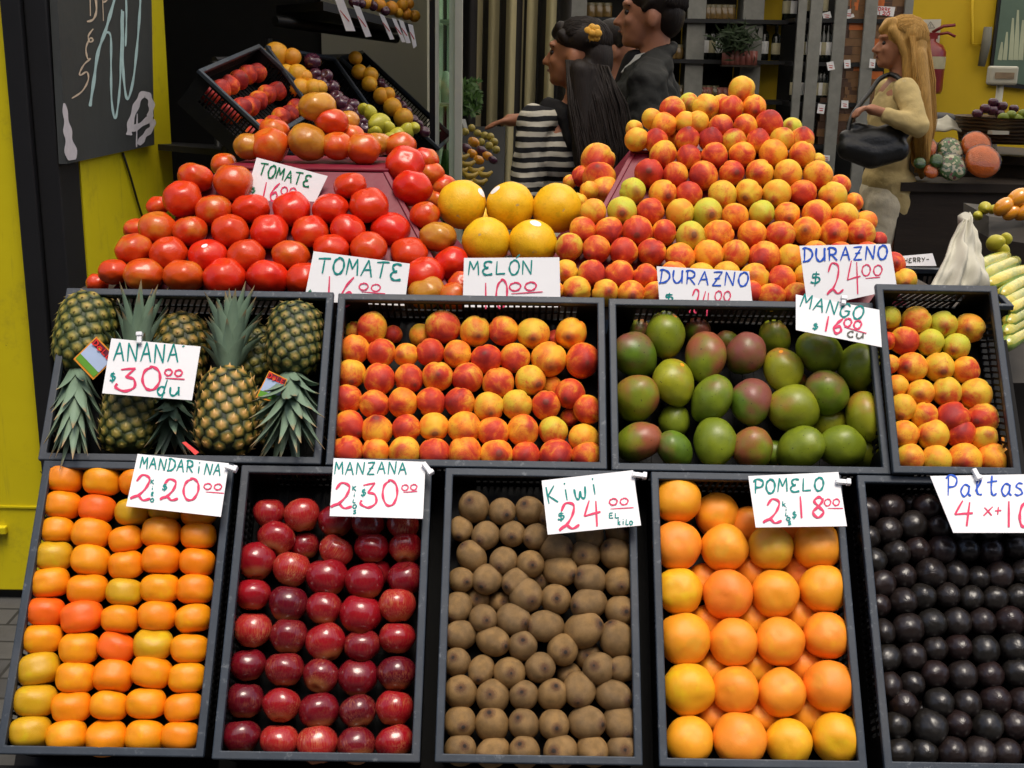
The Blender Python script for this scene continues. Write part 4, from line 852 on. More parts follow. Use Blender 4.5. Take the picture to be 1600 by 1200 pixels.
sign('white card reading MANZANA with pink price above the apples', [(483, 38), (828, 52), (818, 265), (468, 255)], z6, *sp(590, 720), [(NM, 'teal', 'MANZANA', (487, 100), (757, 98), 46, 2.2), (PR_, 'pink', '2', (478, 218), (548, 222), 95, 2.8), (PR_, 'pink', '30', (588, 222), (724, 214), 88, 2.8), (PR_, 'pink', '00', (738, 160), (797, 156), 20, 1.6), (PR_, 'pink', '_', (745, 167), (797, 163), 1.8),
     (UN, 'teal', 'K', (552, 160), (568, 161), 18, 1.6, 0, 0), (UN, 'teal', 'i', (552, 184), (568, 185), 16, 1.6, 0, 0), (UN, 'teal', 'L', (554, 206), (566, 207), 14, 1.6, 0, 0), (UN, 'teal', 'o', (554, 226), (568, 227), 22, 1.6, 0, 0), (UN, 'teal', 's', (556, 246), (568, 247), 20, 1.6, 0, 0), (UN, 'teal', '$', (585, 182), (602, 183), 28, 1.7)], clip=[(820, 62), (848, 98)])
z7 = Z(2.4, 660, 700)
sign('tilted white card reading Kiwi with pink price', [(447, 122), (790, 83), (820, 290), (470, 325)], z7, *sp(918, 742), [(NM, 'teal', 'Kiwi', (470, 212), (668, 172), 66, 2.4), (PR_, 'pink', '24', (518, 305), (672, 276), 92, 3), (PR_, 'pink', '00', (700, 216), (772, 212), 24, 1.8), (PR_, 'pink', '_', (705, 229), (792, 224), 1.8), (UN, 'teal', 'eL', (700, 264), (738, 262), 20, 1.7), (UN, 'teal', 'kiLo', (732, 290), (788, 288), 22, 1.7), (UN, 'teal', '$', (508, 275), (534, 272), 32, 2)], clip=[(785, 104), (832, 110)])
z8 = Z(2.4, 990, 700)
sign('white card reading POMELO with pink price above the grapefruits', [(430, 105), (768, 90), (800, 293), (458, 298)], z8, *sp(1240, 740), [(NM, 'teal', 'POMELO', (450, 170), (712, 160), 50, 2.4), (PR_, 'pink', '2', (490, 276), (552, 276), 88, 2.8), (PR_, 'pink', '18', (606, 262), (715, 262), 78, 3), (PR_, 'pink', '00', (714, 218), (772, 216), 24, 1.8), (PR_, 'pink', '_', (728, 227), (785, 227), 1.8),
     (UN, 'teal', 'k', (556, 220), (572, 220), 20, 1.6, 0, 0), (UN, 'teal', 'i', (564, 238), (578, 238), 14, 1.6, 0, 0), (UN, 'teal', 'L', (568, 256), (580, 256), 14, 1.6, 0, 0), (UN, 'teal', 'o', (572, 272), (586, 272), 18, 1.6, 0, 0), (UN, 'teal', 's', (578, 288), (592, 288), 18, 1.6, 0, 0), (UN, 'teal', '$', (594, 264), (610, 264), 28, 1.7)], clip=[(755, 130), (802, 134)])
z9 = Z(2.4, 1300, 700)
sign('white card reading Paltas in blue cut by the picture edge', [(368, 105), (800, 97), (800, 318), (455, 318)], z9, *sp(1560, 742), [(NM, 'blue', 'Paltas', (428, 182), (722, 176), 72, 2.2), (PR_, 'pink', '4', (452, 282), (526, 282), 84, 3.2), (PR_, 'pink', 'x', (566, 256), (602, 256), 52, 2.2), (PR_, 'pink', '+', (606, 256), (636, 256), 48, 2), (PR_, 'pink', '10', (640, 292), (742, 292), 96, 3.2)], clip=[(526, 84), (545, 118)])
z1 = Z(3.3333, 50, 420)
sign('white card reading ANANÁ lying on the pineapples', [(413, 362), (878, 405), (833, 685), (365, 648)], z1, *sp(243, 535, .06, -4), [(NM, 'teal', 'ANANA', (425, 482), (762, 490), 98, 2.6), (NM, 'teal', '´', (778, 425), (800, 425), 22, 2.2), (PR_, 'pink', '30', (440, 628), (668, 634), 120, 3.2), (PR_, 'pink', '00', (690, 556), (782, 558), 32, 2.2), (PR_, 'pink', '_', (695, 570), (796, 576), 2.2), (UN, 'teal', '$', (405, 588), (434, 588), 52, 2.2), (UN, 'teal', 'du', (648, 662), (768, 664), 72, 2.4)], clip=[(563, 395), (565, 348)])
z3 = Z(3.3333, 930, 430)
sign('white card reading MANGO hanging over the mango crate corner', [(1045, 100), (1480, 180), (1493, 375), (1045, 285)], z3, *sp(1310, 470, .05, 0), [(NM, 'teal', 'MANGO', (1066, 165), (1386, 236), 70, 2.3), (PR_, 'pink', '16', (1178, 286), (1280, 306), 82, 3), (PR_, 'pink', '00', (1290, 266), (1382, 280), 40, 2.2), (PR_, 'pink', '_', (1296, 270), (1412, 304), 1.8), (UN, 'teal', '$', (1130, 284), (1156, 288), 34, 2), (UN, 'grey', 'cu', (1308, 324), (1396, 330), 46, 2)], clip=[(1288, 160), (1290, 128)])
z2 = Z(4, 500, 200)
sign('lower white card reading TOMATE tucked behind the pineapple crate', [(490, 392.5), (640.5, 412), (632, 478), (475, 470)], I1, *back(560, 440, 2.452), [(NM, 'teal', 'TOMATE', (496, 426), (626, 438), 25, 2.5), (PR_, 'pink', '16', (502, 475), (553, 478), 44, 2.6), (PR_, 'pink', '00', (560, 453), (594, 455), 10, 1.7), (PR_, 'pink', '_', (565, 456), (602, 459), 1.8), (UN, 'green', '$', (481, 467), (488, 467), 14, 1.5)])
sign('upper white card reading TOMATE among the piled tomatoes', [(401, 246), (512, 275), (486, 330), (382, 312)], I1, *back(445, 285, 2.70, 20), [(NM, 'green', 'TOMATE', (403, 273), (483, 292), 19, 2.2), (PR_, 'pink', '16', (405, 310), (432, 316), 28, 2.2), (PR_, 'pink', '00', (438, 303), (462, 306), 11, 1.6), (UN, 'green', '$', (392, 302), (398, 303), 10, 1.3)])
sign('white card reading MELÓN below the yellow melons', [(725, 403), (874, 402), (876, 480), (723, 480)], I1, *back(800, 440, 2.462), [(NM, 'teal', 'MELON', (732, 430), (832, 428), 21, 2.2), (NM, 'teal', '´', (808, 414), (820, 408), 12, 2), (PR_, 'pink', '10', (750, 482), (792, 482), 42, 2.4), (PR_, 'pink', '00', (795, 454), (838, 453), 12, 2), (PR_, 'pink', '_', (799, 459), (848, 456), 1.8)])
sign('smaller white card reading DURAZNO in blue behind the mango crate', [(1026, 416), (1170.5, 424), (1177, 484), (1031, 480)], I1, *back(1100, 445, 2.462), [(NM, 'blue', 'DURAZNO', (1030, 442), (1168, 448), 21, 2.2), (PR_, 'pink', '24', (1078, 489), (1108, 489), 36, 2), (PR_, 'pink', '00', (1116, 470), (1141, 470), 14, 1.6), (UN, 'teal', '$', (1037, 472), (1052, 472), 14, 2)])
sign('larger white card reading DURAZNO 24 in front of the peach pyramid', [(1249, 384), (1391, 381), (1402, 452), (1262, 482)], I1, *back(1320, 430, 2.448), [(NM, 'blue', 'DURAZNO', (1255, 409), (1386, 404), 21, 2.4), (PR_, 'pink', '24', (1294, 460), (1346, 452), 45, 2.2), (PR_, 'pink', '00', (1346, 430), (1378, 429), 16, 1.7), (PR_, 'pink', '_', (1352, 435), (1375, 433), 1.6), (UN, 'teal', '$', (1266, 445), (1282, 445), 20, 2)])
# folded fruit tags on the pineapples: orange border, red lettering
for m_, c_ in (('tag_orange', (.75, .28, .02)), ('tag_blue', (.42, .52, .72)), ('tag_maroon', (.14, .015, .03)), ('tag_green', (.12, .32, .03)), ('tag_red', (.75, .03, .02)), ('tag_yellow', (.85, .6, .05))): MAT[m_] = plain(m_, c_, .35, .5, .1, 40)
def fruit_tag(label, q, n_off):
    pz = [zp(*a) for a in q]; p0 = hit(*pz[0], CP(0, 0, n_off), N); nn = (N - S * .25).normalized(); c = [hit(u, v, p0, nn) for u, v in pz]
    t = thing('fruit_tag', label, 'fruit tag', c[3], 'paper tags on the pineapples')
    B = lambda a, b, k: c[0].lerp(c[1], a).lerp(c[3].lerp(c[2], a), b) + nn * k
    def part(nm, m, a0, a1, b0, b1, k): MB().hexa([B(a0, b0, k), B(a1, b0, k), B(a1, b1, k), B(a0, b1, k)], [B(a0, b0, k - .0008), B(a1, b0, k - .0008), B(a1, b1, k - .0008), B(a0, b1, k - .0008)]).build(nm, MAT[m], t)
    part('card', 'tag_orange', 0, 1, 0, 1, 0); part('panel', 'tag_blue', .05, .96, .26, .72, .0012); part('header', 'tag_maroon', .05, .96, .04, .255, .0012); part('leaf_print', 'tag_green', .05, .96, .725, .93, .0012)
    mb = MB(); pf = lambda u, v: B(u, v, .0028)
    for i, ch in enumerate('DoLe'):
        for typ, pts in zip(GL[ch][::2], GL[ch][1::2]):
            qq = [Vector((.10 + .22 * i + x * .17, .235 - y * .17)) for x, y in pts]; ribbon(mb, catmull(qq, 5) if typ == 'c' else qq, .045, pf, nn)
    mb.build('lettering', MAT['tag_red'], t); MB().box(B(.41, .18, .0022), (B(.46, .18, 0) - B(.41, .18, 0)), (B(.41, .21, 0) - B(.41, .18, 0)), nn * .0003).build('sun_print', MAT['tag_yellow'], t)
fruit_tag('orange bordered paper tag on the left pineapple', [(335, 352), (440, 460), (318, 578), (215, 470)], .055)
fruit_tag('orange bordered paper tag beside the right pineapple', [(1235, 530), (1330, 575), (1280, 700), (1165, 670)], .02)
MAT['redtag'] = MAT['tag_red']
q = [hit(*zp(*a), CP(0, 0, .0), N) for a in ((780, 905), (800, 900), (870, 955), (850, 970))]
tag(MB().hexa(q, [p - N * .004 for p in q]).build('ribbon', MAT['tag_red']), 'shiny red ribbon end between the pineapples', 'ribbon')

# ------------------------------------------------------------------ left fruit rack behind the tomatoes
zl = Z(3.2, 260, 0)
def crate3(o, tr, bl, label, floor=.1): 
    return crate(P(*o), (P(*tr) - P(*o)), (P(*bl) - P(*o)), (P(*tr) - P(*o)).length, (P(*bl) - P(*o)).length, label, 'tilted crates on the left rack', depth=.14, floor=floor, diag=0)
crate3((310, 108, 3.75), (405, 68, 4.20), (400, 222, 3.70), 'nearest tilted black crate on the dark left rack')
crate3((416, 70, 4.22), (524, 88, 4.62), (515, 226, 4.12), 'tilted black crate of oranges and plums on the left rack')
crate3((532, 88, 4.64), (566, 78, 5.0), (662, 232, 4.52), 'farthest tilted black crate beside the grey panel')
MAT['plum'] = plain('plum_skin', (.075, .018, .035), .22, .5, .5, 6, coat=.3)
MAT['pear'] = plain('pear_skin', (.40, .36, .03), .4, .4, .2, 6)
FM['plum'] = [fmesh('plum', f_apple(.1, .95), MAT['plum'], 16, 12, seed=3)]
FM['pear'] = [fmesh('pear', f_avo(1.2), MAT['pear'], 18, 12, seed=4)]
def heap(kind, pts, zf, dfun, lab, group, cat=None, col=(1, 1, 1), rr=None):
    pts = sorted(pts)
    for i, q in enumerate(pts):
        u, v = zf(q[0], q[1]); d = dfun(u, v); r = (zf(q[2], 0)[0] - zf(0, 0)[0]) / 2 * d / FPX
        c = col() if callable(col) else col
        fruit(kind, P(u, v, d), r, jit(Vector((0, -.6, .6)), .4), c, lab % ORD[min(i + 1, 20)], group, cat=cat)
oc = lambda: (*lerp((.80, .30, .02), (.82, .40, .02), rnd.random()), 1)
heap('orange', [(548, 275, 130), (630, 285, 90), (600, 365, 90), (655, 375, 110), (690, 385, 80), (670, 445, 110), (735, 445, 100), (765, 440, 80)], zl, lambda u, v: 4.28 - (v - 85) * .0008, 'orange in the middle tilted crate, %s from left', 'oranges in the tilted rack crates', col=oc)
heap('orange', [(945, 290, 70), (965, 360, 80), (1020, 375, 80), (1015, 420, 80), (1075, 480, 85), (1110, 470, 70), (1130, 535, 95), (1185, 590, 100)], zl, lambda u, v: 4.66 - (v - 85) * .0008, 'orange in the farthest tilted crate, %s from left', 'oranges in the tilted rack crates', col=oc)
heap('plum', [(730, 310, 90), (745, 380, 80), (800, 380, 70), (770, 420, 80), (830, 440, 80), (850, 490, 80), (800, 445, 70), (880, 520, 90), (930, 530, 80), (905, 560, 90), (960, 580, 90), (985, 610, 80), (945, 620, 90), (990, 640, 70)], zl, lambda u, v: 4.32 - (v - 85) * .0008, 'shiny dark plum in the middle tilted crate, %s from left', 'plums in the middle rack crate')
heap('plum', [(1070, 415, 50), (1090, 440, 50), (1120, 475, 50), (1150, 500, 50), (1180, 530, 50), (1205, 560, 55), (1235, 600, 55), (1260, 625, 55), (1290, 660, 60)], zl, lambda u, v: 4.72 - (v - 85) * .0008, 'wrapped red plum at the right of the farthest crate, %s from left', 'plums in the farthest rack crate')
heap('pear', [(985, 545, 60), (1020, 565, 70), (1065, 620, 110), (1110, 640, 70), (1045, 660, 80), (1160, 680, 90), (1200, 660, 80), (1240, 640, 60), (1120, 700, 80)], zl, lambda u, v: 4.1 - (v - 85) * .0008, 'yellow green pear at the foot of the tilted crates, %s from left', 'pears below the tilted crates')
a_, b_, c_ = P(310, 108, 3.75), P(405, 68, 4.20), P(400, 222, 3.70)
ax_ = (b_ - a_); w_ = ax_.length; ax_.normalize(); ay_ = c_ - a_; l_ = ay_.length; ay_ = (ay_ - ax_ * ay_.dot(ax_)).normalized(); n_ = ay_.cross(ax_).normalized()
n_ = n_ if n_.z > 0 else -n_
nc, nr_ = int((w_ - .03) / .072), int((l_ - .03) / .07)
for r in range(nr_):
    for k in range(nc):
        q = a_ + ax_ * (.015 + (w_ - .03) * (k + .5) / nc + rnd.uniform(-.005, .005)) + ay_ * (.015 + (l_ - .03) * (r + .5) / nr_ + rnd.uniform(-.005, .005)) - n_ * (.062 + rnd.uniform(-.006, .006))
        fruit('peach', q, .034, jit(-n_, .5), (.72, 0, 1, 1), 'reddish peach, %s from left in %s row from bottom of nearest tilted crate' % (ORD[k + 1], ORD[nr_ - r]), 'peaches in the nearest rack crate')
t = thing('fruit_rack', 'dark metal rack holding the tilted crates', 'rack', P(420, 300, 4.6))
mb = MB()
for u, v, d, v2 in ((420, 60, 4.75, 420), (545, 90, 5.1, 420), (335, 95, 4.3, 420)): mb.tube([P(u, v, d), Vector((P(u, v, d).x, P(u, v, d).y, .06))], .014, 8)
for k, (u, v, d) in enumerate(((318, 215, 3.9), (655, 262, 4.66))): pass
mb.tube([P(350, 235, 4.0), P(665, 250, 4.8)], .015, 8); mb.tube([P(335, 95, 4.3), P(545, 90, 5.1)], .015, 8)
mb.build('frame', MAT['black'], t)
a, b = P(350, 235, 4.0), P(665, 250, 4.8)
MB().hexa([a, b, b + Vector((-.5, .2, .02)), a + Vector((-.5, .2, .02))], [p + Vector((0, 0, -.02)) for p in (a, b, b + Vector((-.5, .2, .02)), a + Vector((-.5, .2, .02)))]).build('shelf_board', MAT['black'], t)
# the upper hanging shelf of oranges with white tags
a, b = P(430, -12, 4.25), P(665, 40, 4.75)
sh = thing('hanging_shelf', 'dark shelf of oranges with white tags at the top', 'shelf', (a + b) / 2)
bk = Vector((-.25, .45, 0))
MB().hexa([P(505, 2, 4.25), P(645, 38, 4.7), P(645, 38, 4.7) + bk, P(505, 2, 4.25) + bk], [p - Vector((0, 0, .03)) for p in (P(505, 2, 4.25), P(645, 38, 4.7), P(645, 38, 4.7) + bk, P(505, 2, 4.25) + bk)]).build('board', MAT['black'], sh)
e0, e1 = P(430, 33, 4.5), P(620, 60, 4.95); MB().tube([e0, e1], .02, 8).build('bracket_bar', MAT['black'], sh)
heap('orange', [(1000, 15, 60), (1065, 25, 70), (1125, 40, 70), (1180, 25, 60), (1160, 65, 50), (1200, 70, 60), (1240, 80, 60), (1215, 20, 50)], zl, lambda u, v: 4.5 + (u - 560) * .004, 'orange on the top hanging shelf, %s from left', 'oranges on the hanging shelf', col=oc)
heap('plum', [(940, 10, 60), (975, 20, 50), (1095, 55, 50), (1035, 30, 50)], zl, lambda u, v: 4.46 + (u - 560) * .004, 'dark plum on the top hanging shelf, %s from left', 'plums on the hanging shelf')
for i, q in enumerate([[(842, -5), (885, -5), (945, 155), (898, 155)], [(933, 25), (968, 35), (1026, 182), (996, 186)], [(1062, 65), (1090, 80), (1140, 196), (1118, 198)], [(1126, 88), (1148, 95), (1196, 210), (1178, 212)], [(1160, 95), (1185, 105), (1222, 215), (1200, 216)], [(1208, 120), (1232, 125), (1252, 230), (1235, 243)]]):
    d = 4.25 + (zl(*q[0])[0] - 505) / 140 * .45 - .05
    sign('white price tag hanging from the top shelf, %s from left' % ORD[i + 1], q, zl, P(*zl(*q[0]), d), Vector((.15, -1, 0)), [('scribble', 'redink', '_', (q[0][0] * .75 + q[2][0] * .25, q[0][1] * .7 + q[2][1] * .3 + 8), (q[0][0] * .3 + q[2][0] * .7, q[0][1] * .3 + q[2][1] * .7), 1.5)], group='tags on the hanging shelf', kind='price_tag')

# ------------------------------------------------------------------ glass fridge, packed fruit, curtain
MAT['alu'] = plain('fridge_metal', (.62, .64, .54), .4, .5, .1, 4)
MAT['fridgeback'] = plain('fridge_inside', (.50, .60, .46), .5, .4, .25, 3)
MAT['produce'] = plain('stacked_produce', (.35, .22, .06), .6, .3, .7, 16)
f = thing('display_fridge', 'tall glass fronted display fridge beside the curtain', 'fridge', (P(695, 300, 4.75).x, P(695, 300, 4.75).y, .06))
xL, xR = P(671, 100, 4.75).x, P(722, 100, 4.75).x; y0 = P(695, 100, 4.75).y; zb_, zt = .25, 2.6
MB().bx(xL, xL + .022, y0, y0 + .05, .061, zt).build('frame_post', MAT['black'], f); MB().bx(xL + .023, xL + .036, y0 - .01, y0 + .05, .061, zt).build('frame_post', MAT['alu'], f)
MB().bx(xR - .028, xR, y0 - .01, y0 + .05, .061, zt).build('frame_post', MAT['alu'], f); MB().bx(xR - .05, xR - .0285, y0 + .0, y0 + .05, .061, zt).build('frame_post', MAT['fridgeback'], f)
MB().bx(xL + .037, xR - .051, y0 + .01, y0 + .016, .35, zt).build('glass_door', MAT['glass'], f)
MB().bx(xL + .037, xR - .03, y0 + .55, y0 + .58, .07, zt).build('back_panel', MAT['fridgeback'], f)
MB().bx(xL + .0, xL + .02, y0 + .051, y0 + .58, .07, zt).build('side_panel', MAT['fridgeback'], f)
for z in (.75, 1.05, 1.36, 1.68): MB().bx(xL + .037, xR - .052, y0 + .06, y0 + .54, z, z + .012).build('shelf', MAT['alu'], f)
for i, z in enumerate((.762, 1.062, 1.372)):
    for k in range(3):
        x = xL + .05 + k * .022; tag(MB().lathe((x + .006, y0 + .14 + k * .1, z), [(0, 0), (.02, 0), (.022, .06), (.012, .12), (0, .125)], 10).build('produce_pack', (MAT['produce'], MAT['foliage'], MAT['fridgeback'])[(i + k) % 3]), 'dim pack in the fridge, %s from front on the %s shelf' % (ORD[k + 1], ('lowest', 'middle', 'upper')[i]), 'pack', 'packs inside the fridge')
# heap of packed fruit beyond the fridge
MAT['packfruit'] = plain('yellow_packed_fruit', (.42, .27, .03), .35, .5, .5, 12)
bt = thing('produce_bin', 'tilted bin of packed yellow fruit beyond the fridge', 'bin', P(752, 260, 5.3))
q = [P(715, 178, 5.7), P(790, 178, 5.7), P(786, 300, 5.15), P(712, 300, 5.15)]
MB().hexa([p - Vector((0, -.05, .06)) for p in q], [p - Vector((0, -.13, .2)) for p in q]).build('tray', MAT['black'], bt)
fr = [((727, 206, 12), 'grape'), ((737, 200, 12), 'grape'), ((746, 208, 12), 'grape'), ((757, 212, 13), 'grape'), ((766, 214, 13), 'grape'), ((772, 222, 13), 'grape'), ((764, 228, 13), 'grape'), ((775, 234, 13), 'grape'), ((752, 222, 12), 'grape')]
MAT['grape'] = plain('yellow_grape', (.40, .30, .06), .3, .5, .3, 6); FM['grape'] = [fmesh('grape', f_citrus(1.05, 0), MAT['grape'], 14, 10)]
heap('grape', [q[0] for q in fr], I1, lambda u, v: 5.45 - (v - 200) * .004, 'yellow grape on the packed fruit heap, %s from left', 'grapes on the packed heap')
MAT['packed_orange'] = plain('packed_apricot', (.70, .27, .015), .15, .5, .3, 8, coat=.6)
for i, (u, v, wd) in enumerate(((728, 232, 20), (740, 222, 20), (738, 240, 18), (752, 236, 20), (762, 244, 18), (748, 250, 18), (770, 250, 16))):
    d = 5.35 - (v - 200) * .004; c = P(u, v, d); s = wd * d / FPX / 2
    tag(MB().ell(c, (s, s * .6, s * .75), 14, 9, Matrix.Rotation(.5, 3, 'Y')).build('fruit_pack', MAT['packed_orange' if i % 3 else 'plum']), 'film wrapped fruit pack, %s from left on the heap' % ORD[i + 1], 'fruit pack', 'wrapped packs on the heap')
for i, (u, v, wd) in enumerate(((722, 245, 22), (730, 256, 24), (744, 266, 24), (758, 272, 22), (735, 274, 24), (722, 266, 22), (750, 284, 22), (728, 286, 22))):
    d = 5.28 - (v - 200) * .004; c = P(u, v, d); s = wd * d / FPX / 2; mb = MB()
    mb.tube([c + Vector((-s, 0, s * .3)), c + Vector((-s * .4, -.01, -s * .1)), c + Vector((s * .4, -.01, -s * .1)), c + Vector((s, 0, s * .35))], [s * .25, s * .42, s * .42, s * .2], 8)
    tag(mb.build('banana', MAT['packfruit']), 'yellow banana low on the packed heap, %s from top' % ORD[i + 1], 'banana', 'bananas on the heap')
gr = MB(); r2 = random.Random(4)
for i in range(260):
    u, v = 735 + max(-14, min(14, r2.gauss(0, 9))), 152 + max(-26, min(26, r2.gauss(0, 14))); c = P(min(752, u), v, 5.9 + r2.uniform(-.08, .08)); a = Vector((r2.gauss(0, 1), r2.gauss(0, 1), r2.gauss(0, 1))).normalized() * .024; b = a.orthogonal().normalized() * .012
    gr.add([c - a, c + b, c + a, c - b], [(0, 1, 2, 3)])
tag(gr.build('leafy_greens', MAT['foliage']), 'bunch of leafy greens hanging beyond the fridge', 'greens')
sign('small white tag leaning above the packed fruit', [(721, 186), (727, 186), (733, 207), (727, 209)], I1, P(727, 200, 5.45), Vector((.1, -1, 0)), [], group='tags beyond the fridge', kind='price_tag')
def mk():
    t = NT('curtain_cloth'); a = t.node('Attribute'); a.attribute_name = 'stripe'; c = t.mix(t.sm(a.outputs['Fac'], .42, .58), (.014, .015, .022), (.62, .54, .30)); n = t.noise(t.coord(0, (1, 1, .3)), 8, 4); return t.fin(t.mix(t.math('MULTIPLY', n, .4), c, (.12, .10, .06)), .8, .2)
MAT['curtain'] = mk()
mb = MB(); vals = []
st_ = [726, 745, 752, 765, 780, 794, 808, 818, 822, 827, 839, 853, 867, 884]   # stripe edges in the photograph: pale runs start at odd entries
xs = [P(u, 100, 6.3).x for u in st_]; cols = []; 
pr = [(726, 0), (747, 1), (756, 0), (767, 1), (781, 0), (794, 1), (808, 0), (819, 1), (822, 0), (826, 1), (840, 0), (855, 1), (869, 0), (890, 0)]
yy = P(800, 100, 6.3).y; nx = 140; x0, x1 = P(700, 100, 6.3).x, P(892, 100, 6.3).x
for j in range(7):
    z = 2.6 - j * .42
    for i in range(nx + 1):
        x = x0 + (x1 - x0) * i / nx; u = 700 + 192 * i / nx; s = 0
        for (a, k), (b, k2) in zip(pr, pr[1:]):
            if a <= u < b: s = k
        w_ = math.sin(u * .21) * .03 + math.sin(u * .083 + 1) * .03
        mb.v.append((x - .012 * j * .4, yy + w_ * (1 + .1 * j), z)); vals.append(float(s))
mb.f = [(j * (nx + 1) + i, j * (nx + 1) + i + 1, (j + 1) * (nx + 1) + i + 1, (j + 1) * (nx + 1) + i) for j in range(6) for i in range(nx)]; mb.mi = [0] * len(mb.f); mb.sm = [True] * len(mb.f)
me = mb.mesh('curtain'); a = me.attributes.new('stripe', 'FLOAT', 'POINT'); a.data.foreach_set('value', vals)
o = tag(link('curtain', me, MAT['curtain']), 'long curtain with black and cream vertical stripes', 'curtain'); mo = o.modifiers.new('s', 'SOLIDIFY'); mo.thickness = .004

# ------------------------------------------------------------------ back shelves with jars, bottles and packets
SD = 9.3; SY = P(1100, 90, SD).y
def sx(u): return P(u, 90, SD).x
def sz(v): return P(1100, v, SD).z
sf = thing('wall_shelving', 'grey and black wall shelving of jars and bottles', 'shelving', (sx(1150), SY + .2, .06))
for u0, u1 in ((882, 915), (1072, 1100), (1158, 1190)): MB().bx(sx(u0), sx(u1), SY + .02, SY + .30, .061, 2.9).build('post', MAT['shelfgrey'], sf)
for u0, u1 in ((1229, 1241), (1247, 1265), (1284, 1302), (1329, 1347), (1388, 1400)): MB().bx(sx(u0), sx(u1), SY - .30, SY - .27, .061, 2.9).build('post', MAT['shelfgrey'], sf)
for v in (-35, 30, 93, 156, 222): MB().bx(sx(880), sx(1236), SY - .02, SY + .31, sz(v) - .03, sz(v)).build('board', MAT['black'], sf)
for v in (-30, 28, 94, 156, 222): MB().bx(sx(1226), sx(1402), SY - .268, SY + .1, sz(v) - .03, sz(v)).build('board', MAT['black'], sf)
MB().bx(sx(1191), sx(1229), SY + .28, SY + .30, .7, 2.9).build('back_panel', MAT['shopyellow'], sf)
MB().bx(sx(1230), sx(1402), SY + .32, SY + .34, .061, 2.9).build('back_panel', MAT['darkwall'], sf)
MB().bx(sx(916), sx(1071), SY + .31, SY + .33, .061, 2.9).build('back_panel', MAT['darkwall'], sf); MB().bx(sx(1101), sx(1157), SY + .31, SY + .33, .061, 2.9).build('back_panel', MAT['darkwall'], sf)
MB().bx(sx(930), sx(962), SY + .30, SY + .308, sz(60), sz(36)).build('back_panel', MAT['shopyellow'], sf)
MAT['bottleglass'] = plain('dark_bottle_glass', (.010, .012, .008), .12, .5, .3, 3, coat=.4); MAT['label'] = plain('bottle_label', (.42, .38, .24), .6, .3, .25, 20); MAT['label2'] = plain('pale_label', (.8, .8, .78), .6, .3, .25, 20)
MAT['jar'] = plain('jar_preserve', (.13, .08, .025), .15, .5, .5, 6, coat=.4); MAT['lid'] = plain('jar_lid', (.12, .10, .05), .35, .5, .2, 6); MAT['can'] = plain('tin_can', (.30, .10, .08), .35, .5, .7, 9)
MAT['packet'] = plain('biscuit_packet', (.19, .10, .045), .4, .5, .45, 8); MAT['packet_dark'] = plain('brown_packet', (.085, .045, .028), .4, .5, .45, 8); MAT['packet_orange'] = plain('orange_packet', (.55, .14, .03), .35, .5, .3, 8)
def bmesh_bottle(lab):
    b = thing('b', None, None); D.objects.remove(b)
    return MB().lathe((0, 0, 0), [(0, 0), (.037, 0), (.038, .05), (.0385, .052), (.0385, .14), (.038, .142), (.038, .18), (.030, .205), (.014, .225), (.013, .29), (.015, .30), (0, .302)], 12, mis=[0, 0, 1, 1, 1, 0, 0, 0, 0, 0, 0]).mesh('bottle')
bme = []
for l in ('label', 'label2'): m_ = bmesh_bottle(l); m_.materials.append(MAT['bottleglass']); m_.materials.append(MAT[l]); bme.append(m_)
jme = MB().lathe((0, 0, 0), [(0, 0), (.042, 0), (.044, .01), (.044, .075), (.038, .085), (.038, .087), (.039, .108), (0, .109)], 12, mis=[0, 0, 0, 0, 0, 1, 1]).mesh('jar'); jme.materials.append(MAT['jar']); jme.materials.append(MAT['lid'])
cme = MB().lathe((0, 0, 0), [(0, 0), (.03, 0), (.03, .105), (0, .106)], 12).mesh('can'); cme.materials.append(MAT['can'])
def pk(sxx, mat):
    m_ = MB().box((0, 0, .03), Vector((sxx, 0, 0)), Vector((0, .06, 0)), Vector((0, 0, .028))).mesh('packet'); m_.materials.append(MAT[mat]); return m_
def put(name, me, u, v, dy, label, cat, group, s=1.0):
    o = D.objects.new(name, me); COL.objects.link(o); o.location = (sx(u), SY + dy, sz(v) + .001); o.scale = (s, s, s); o.rotation_euler = (0, 0, rnd.uniform(-.15, .15)); return tag(o, label, cat, group)
SHN = {30: 'upper', 93: 'middle', 156: 'lower', 222: 'bottom', 28: 'upper', 94: 'middle'}
for v, us, dy in ((30, (1229, 1236), .1), (93, (1104, 1115, 1125), .12), (93, (1196, 1215), .1), (156, (1236, 1243, 1268, 1274, 1280), -.2), (94, (1243, 1251, 1259, 1267, 1274, 1281), -.2), (28, (1244, 1255, 1270), -.2)):
    for i, u in enumerate(us): put('bottle', bme[(i + v) % 2], u, v, dy, 'dark wine bottle, %s from left on the %s shelf near %s' % (ORD[i + 1], SHN[v], 'the yellow gap' if u in (1196, 1215) else 'its right end' if v == 30 else 'the grey posts' if u > 1220 else 'the hanging plant'), 'bottle', 'wine bottles on the back shelves', 1.0 if u not in (1215,) else .92)
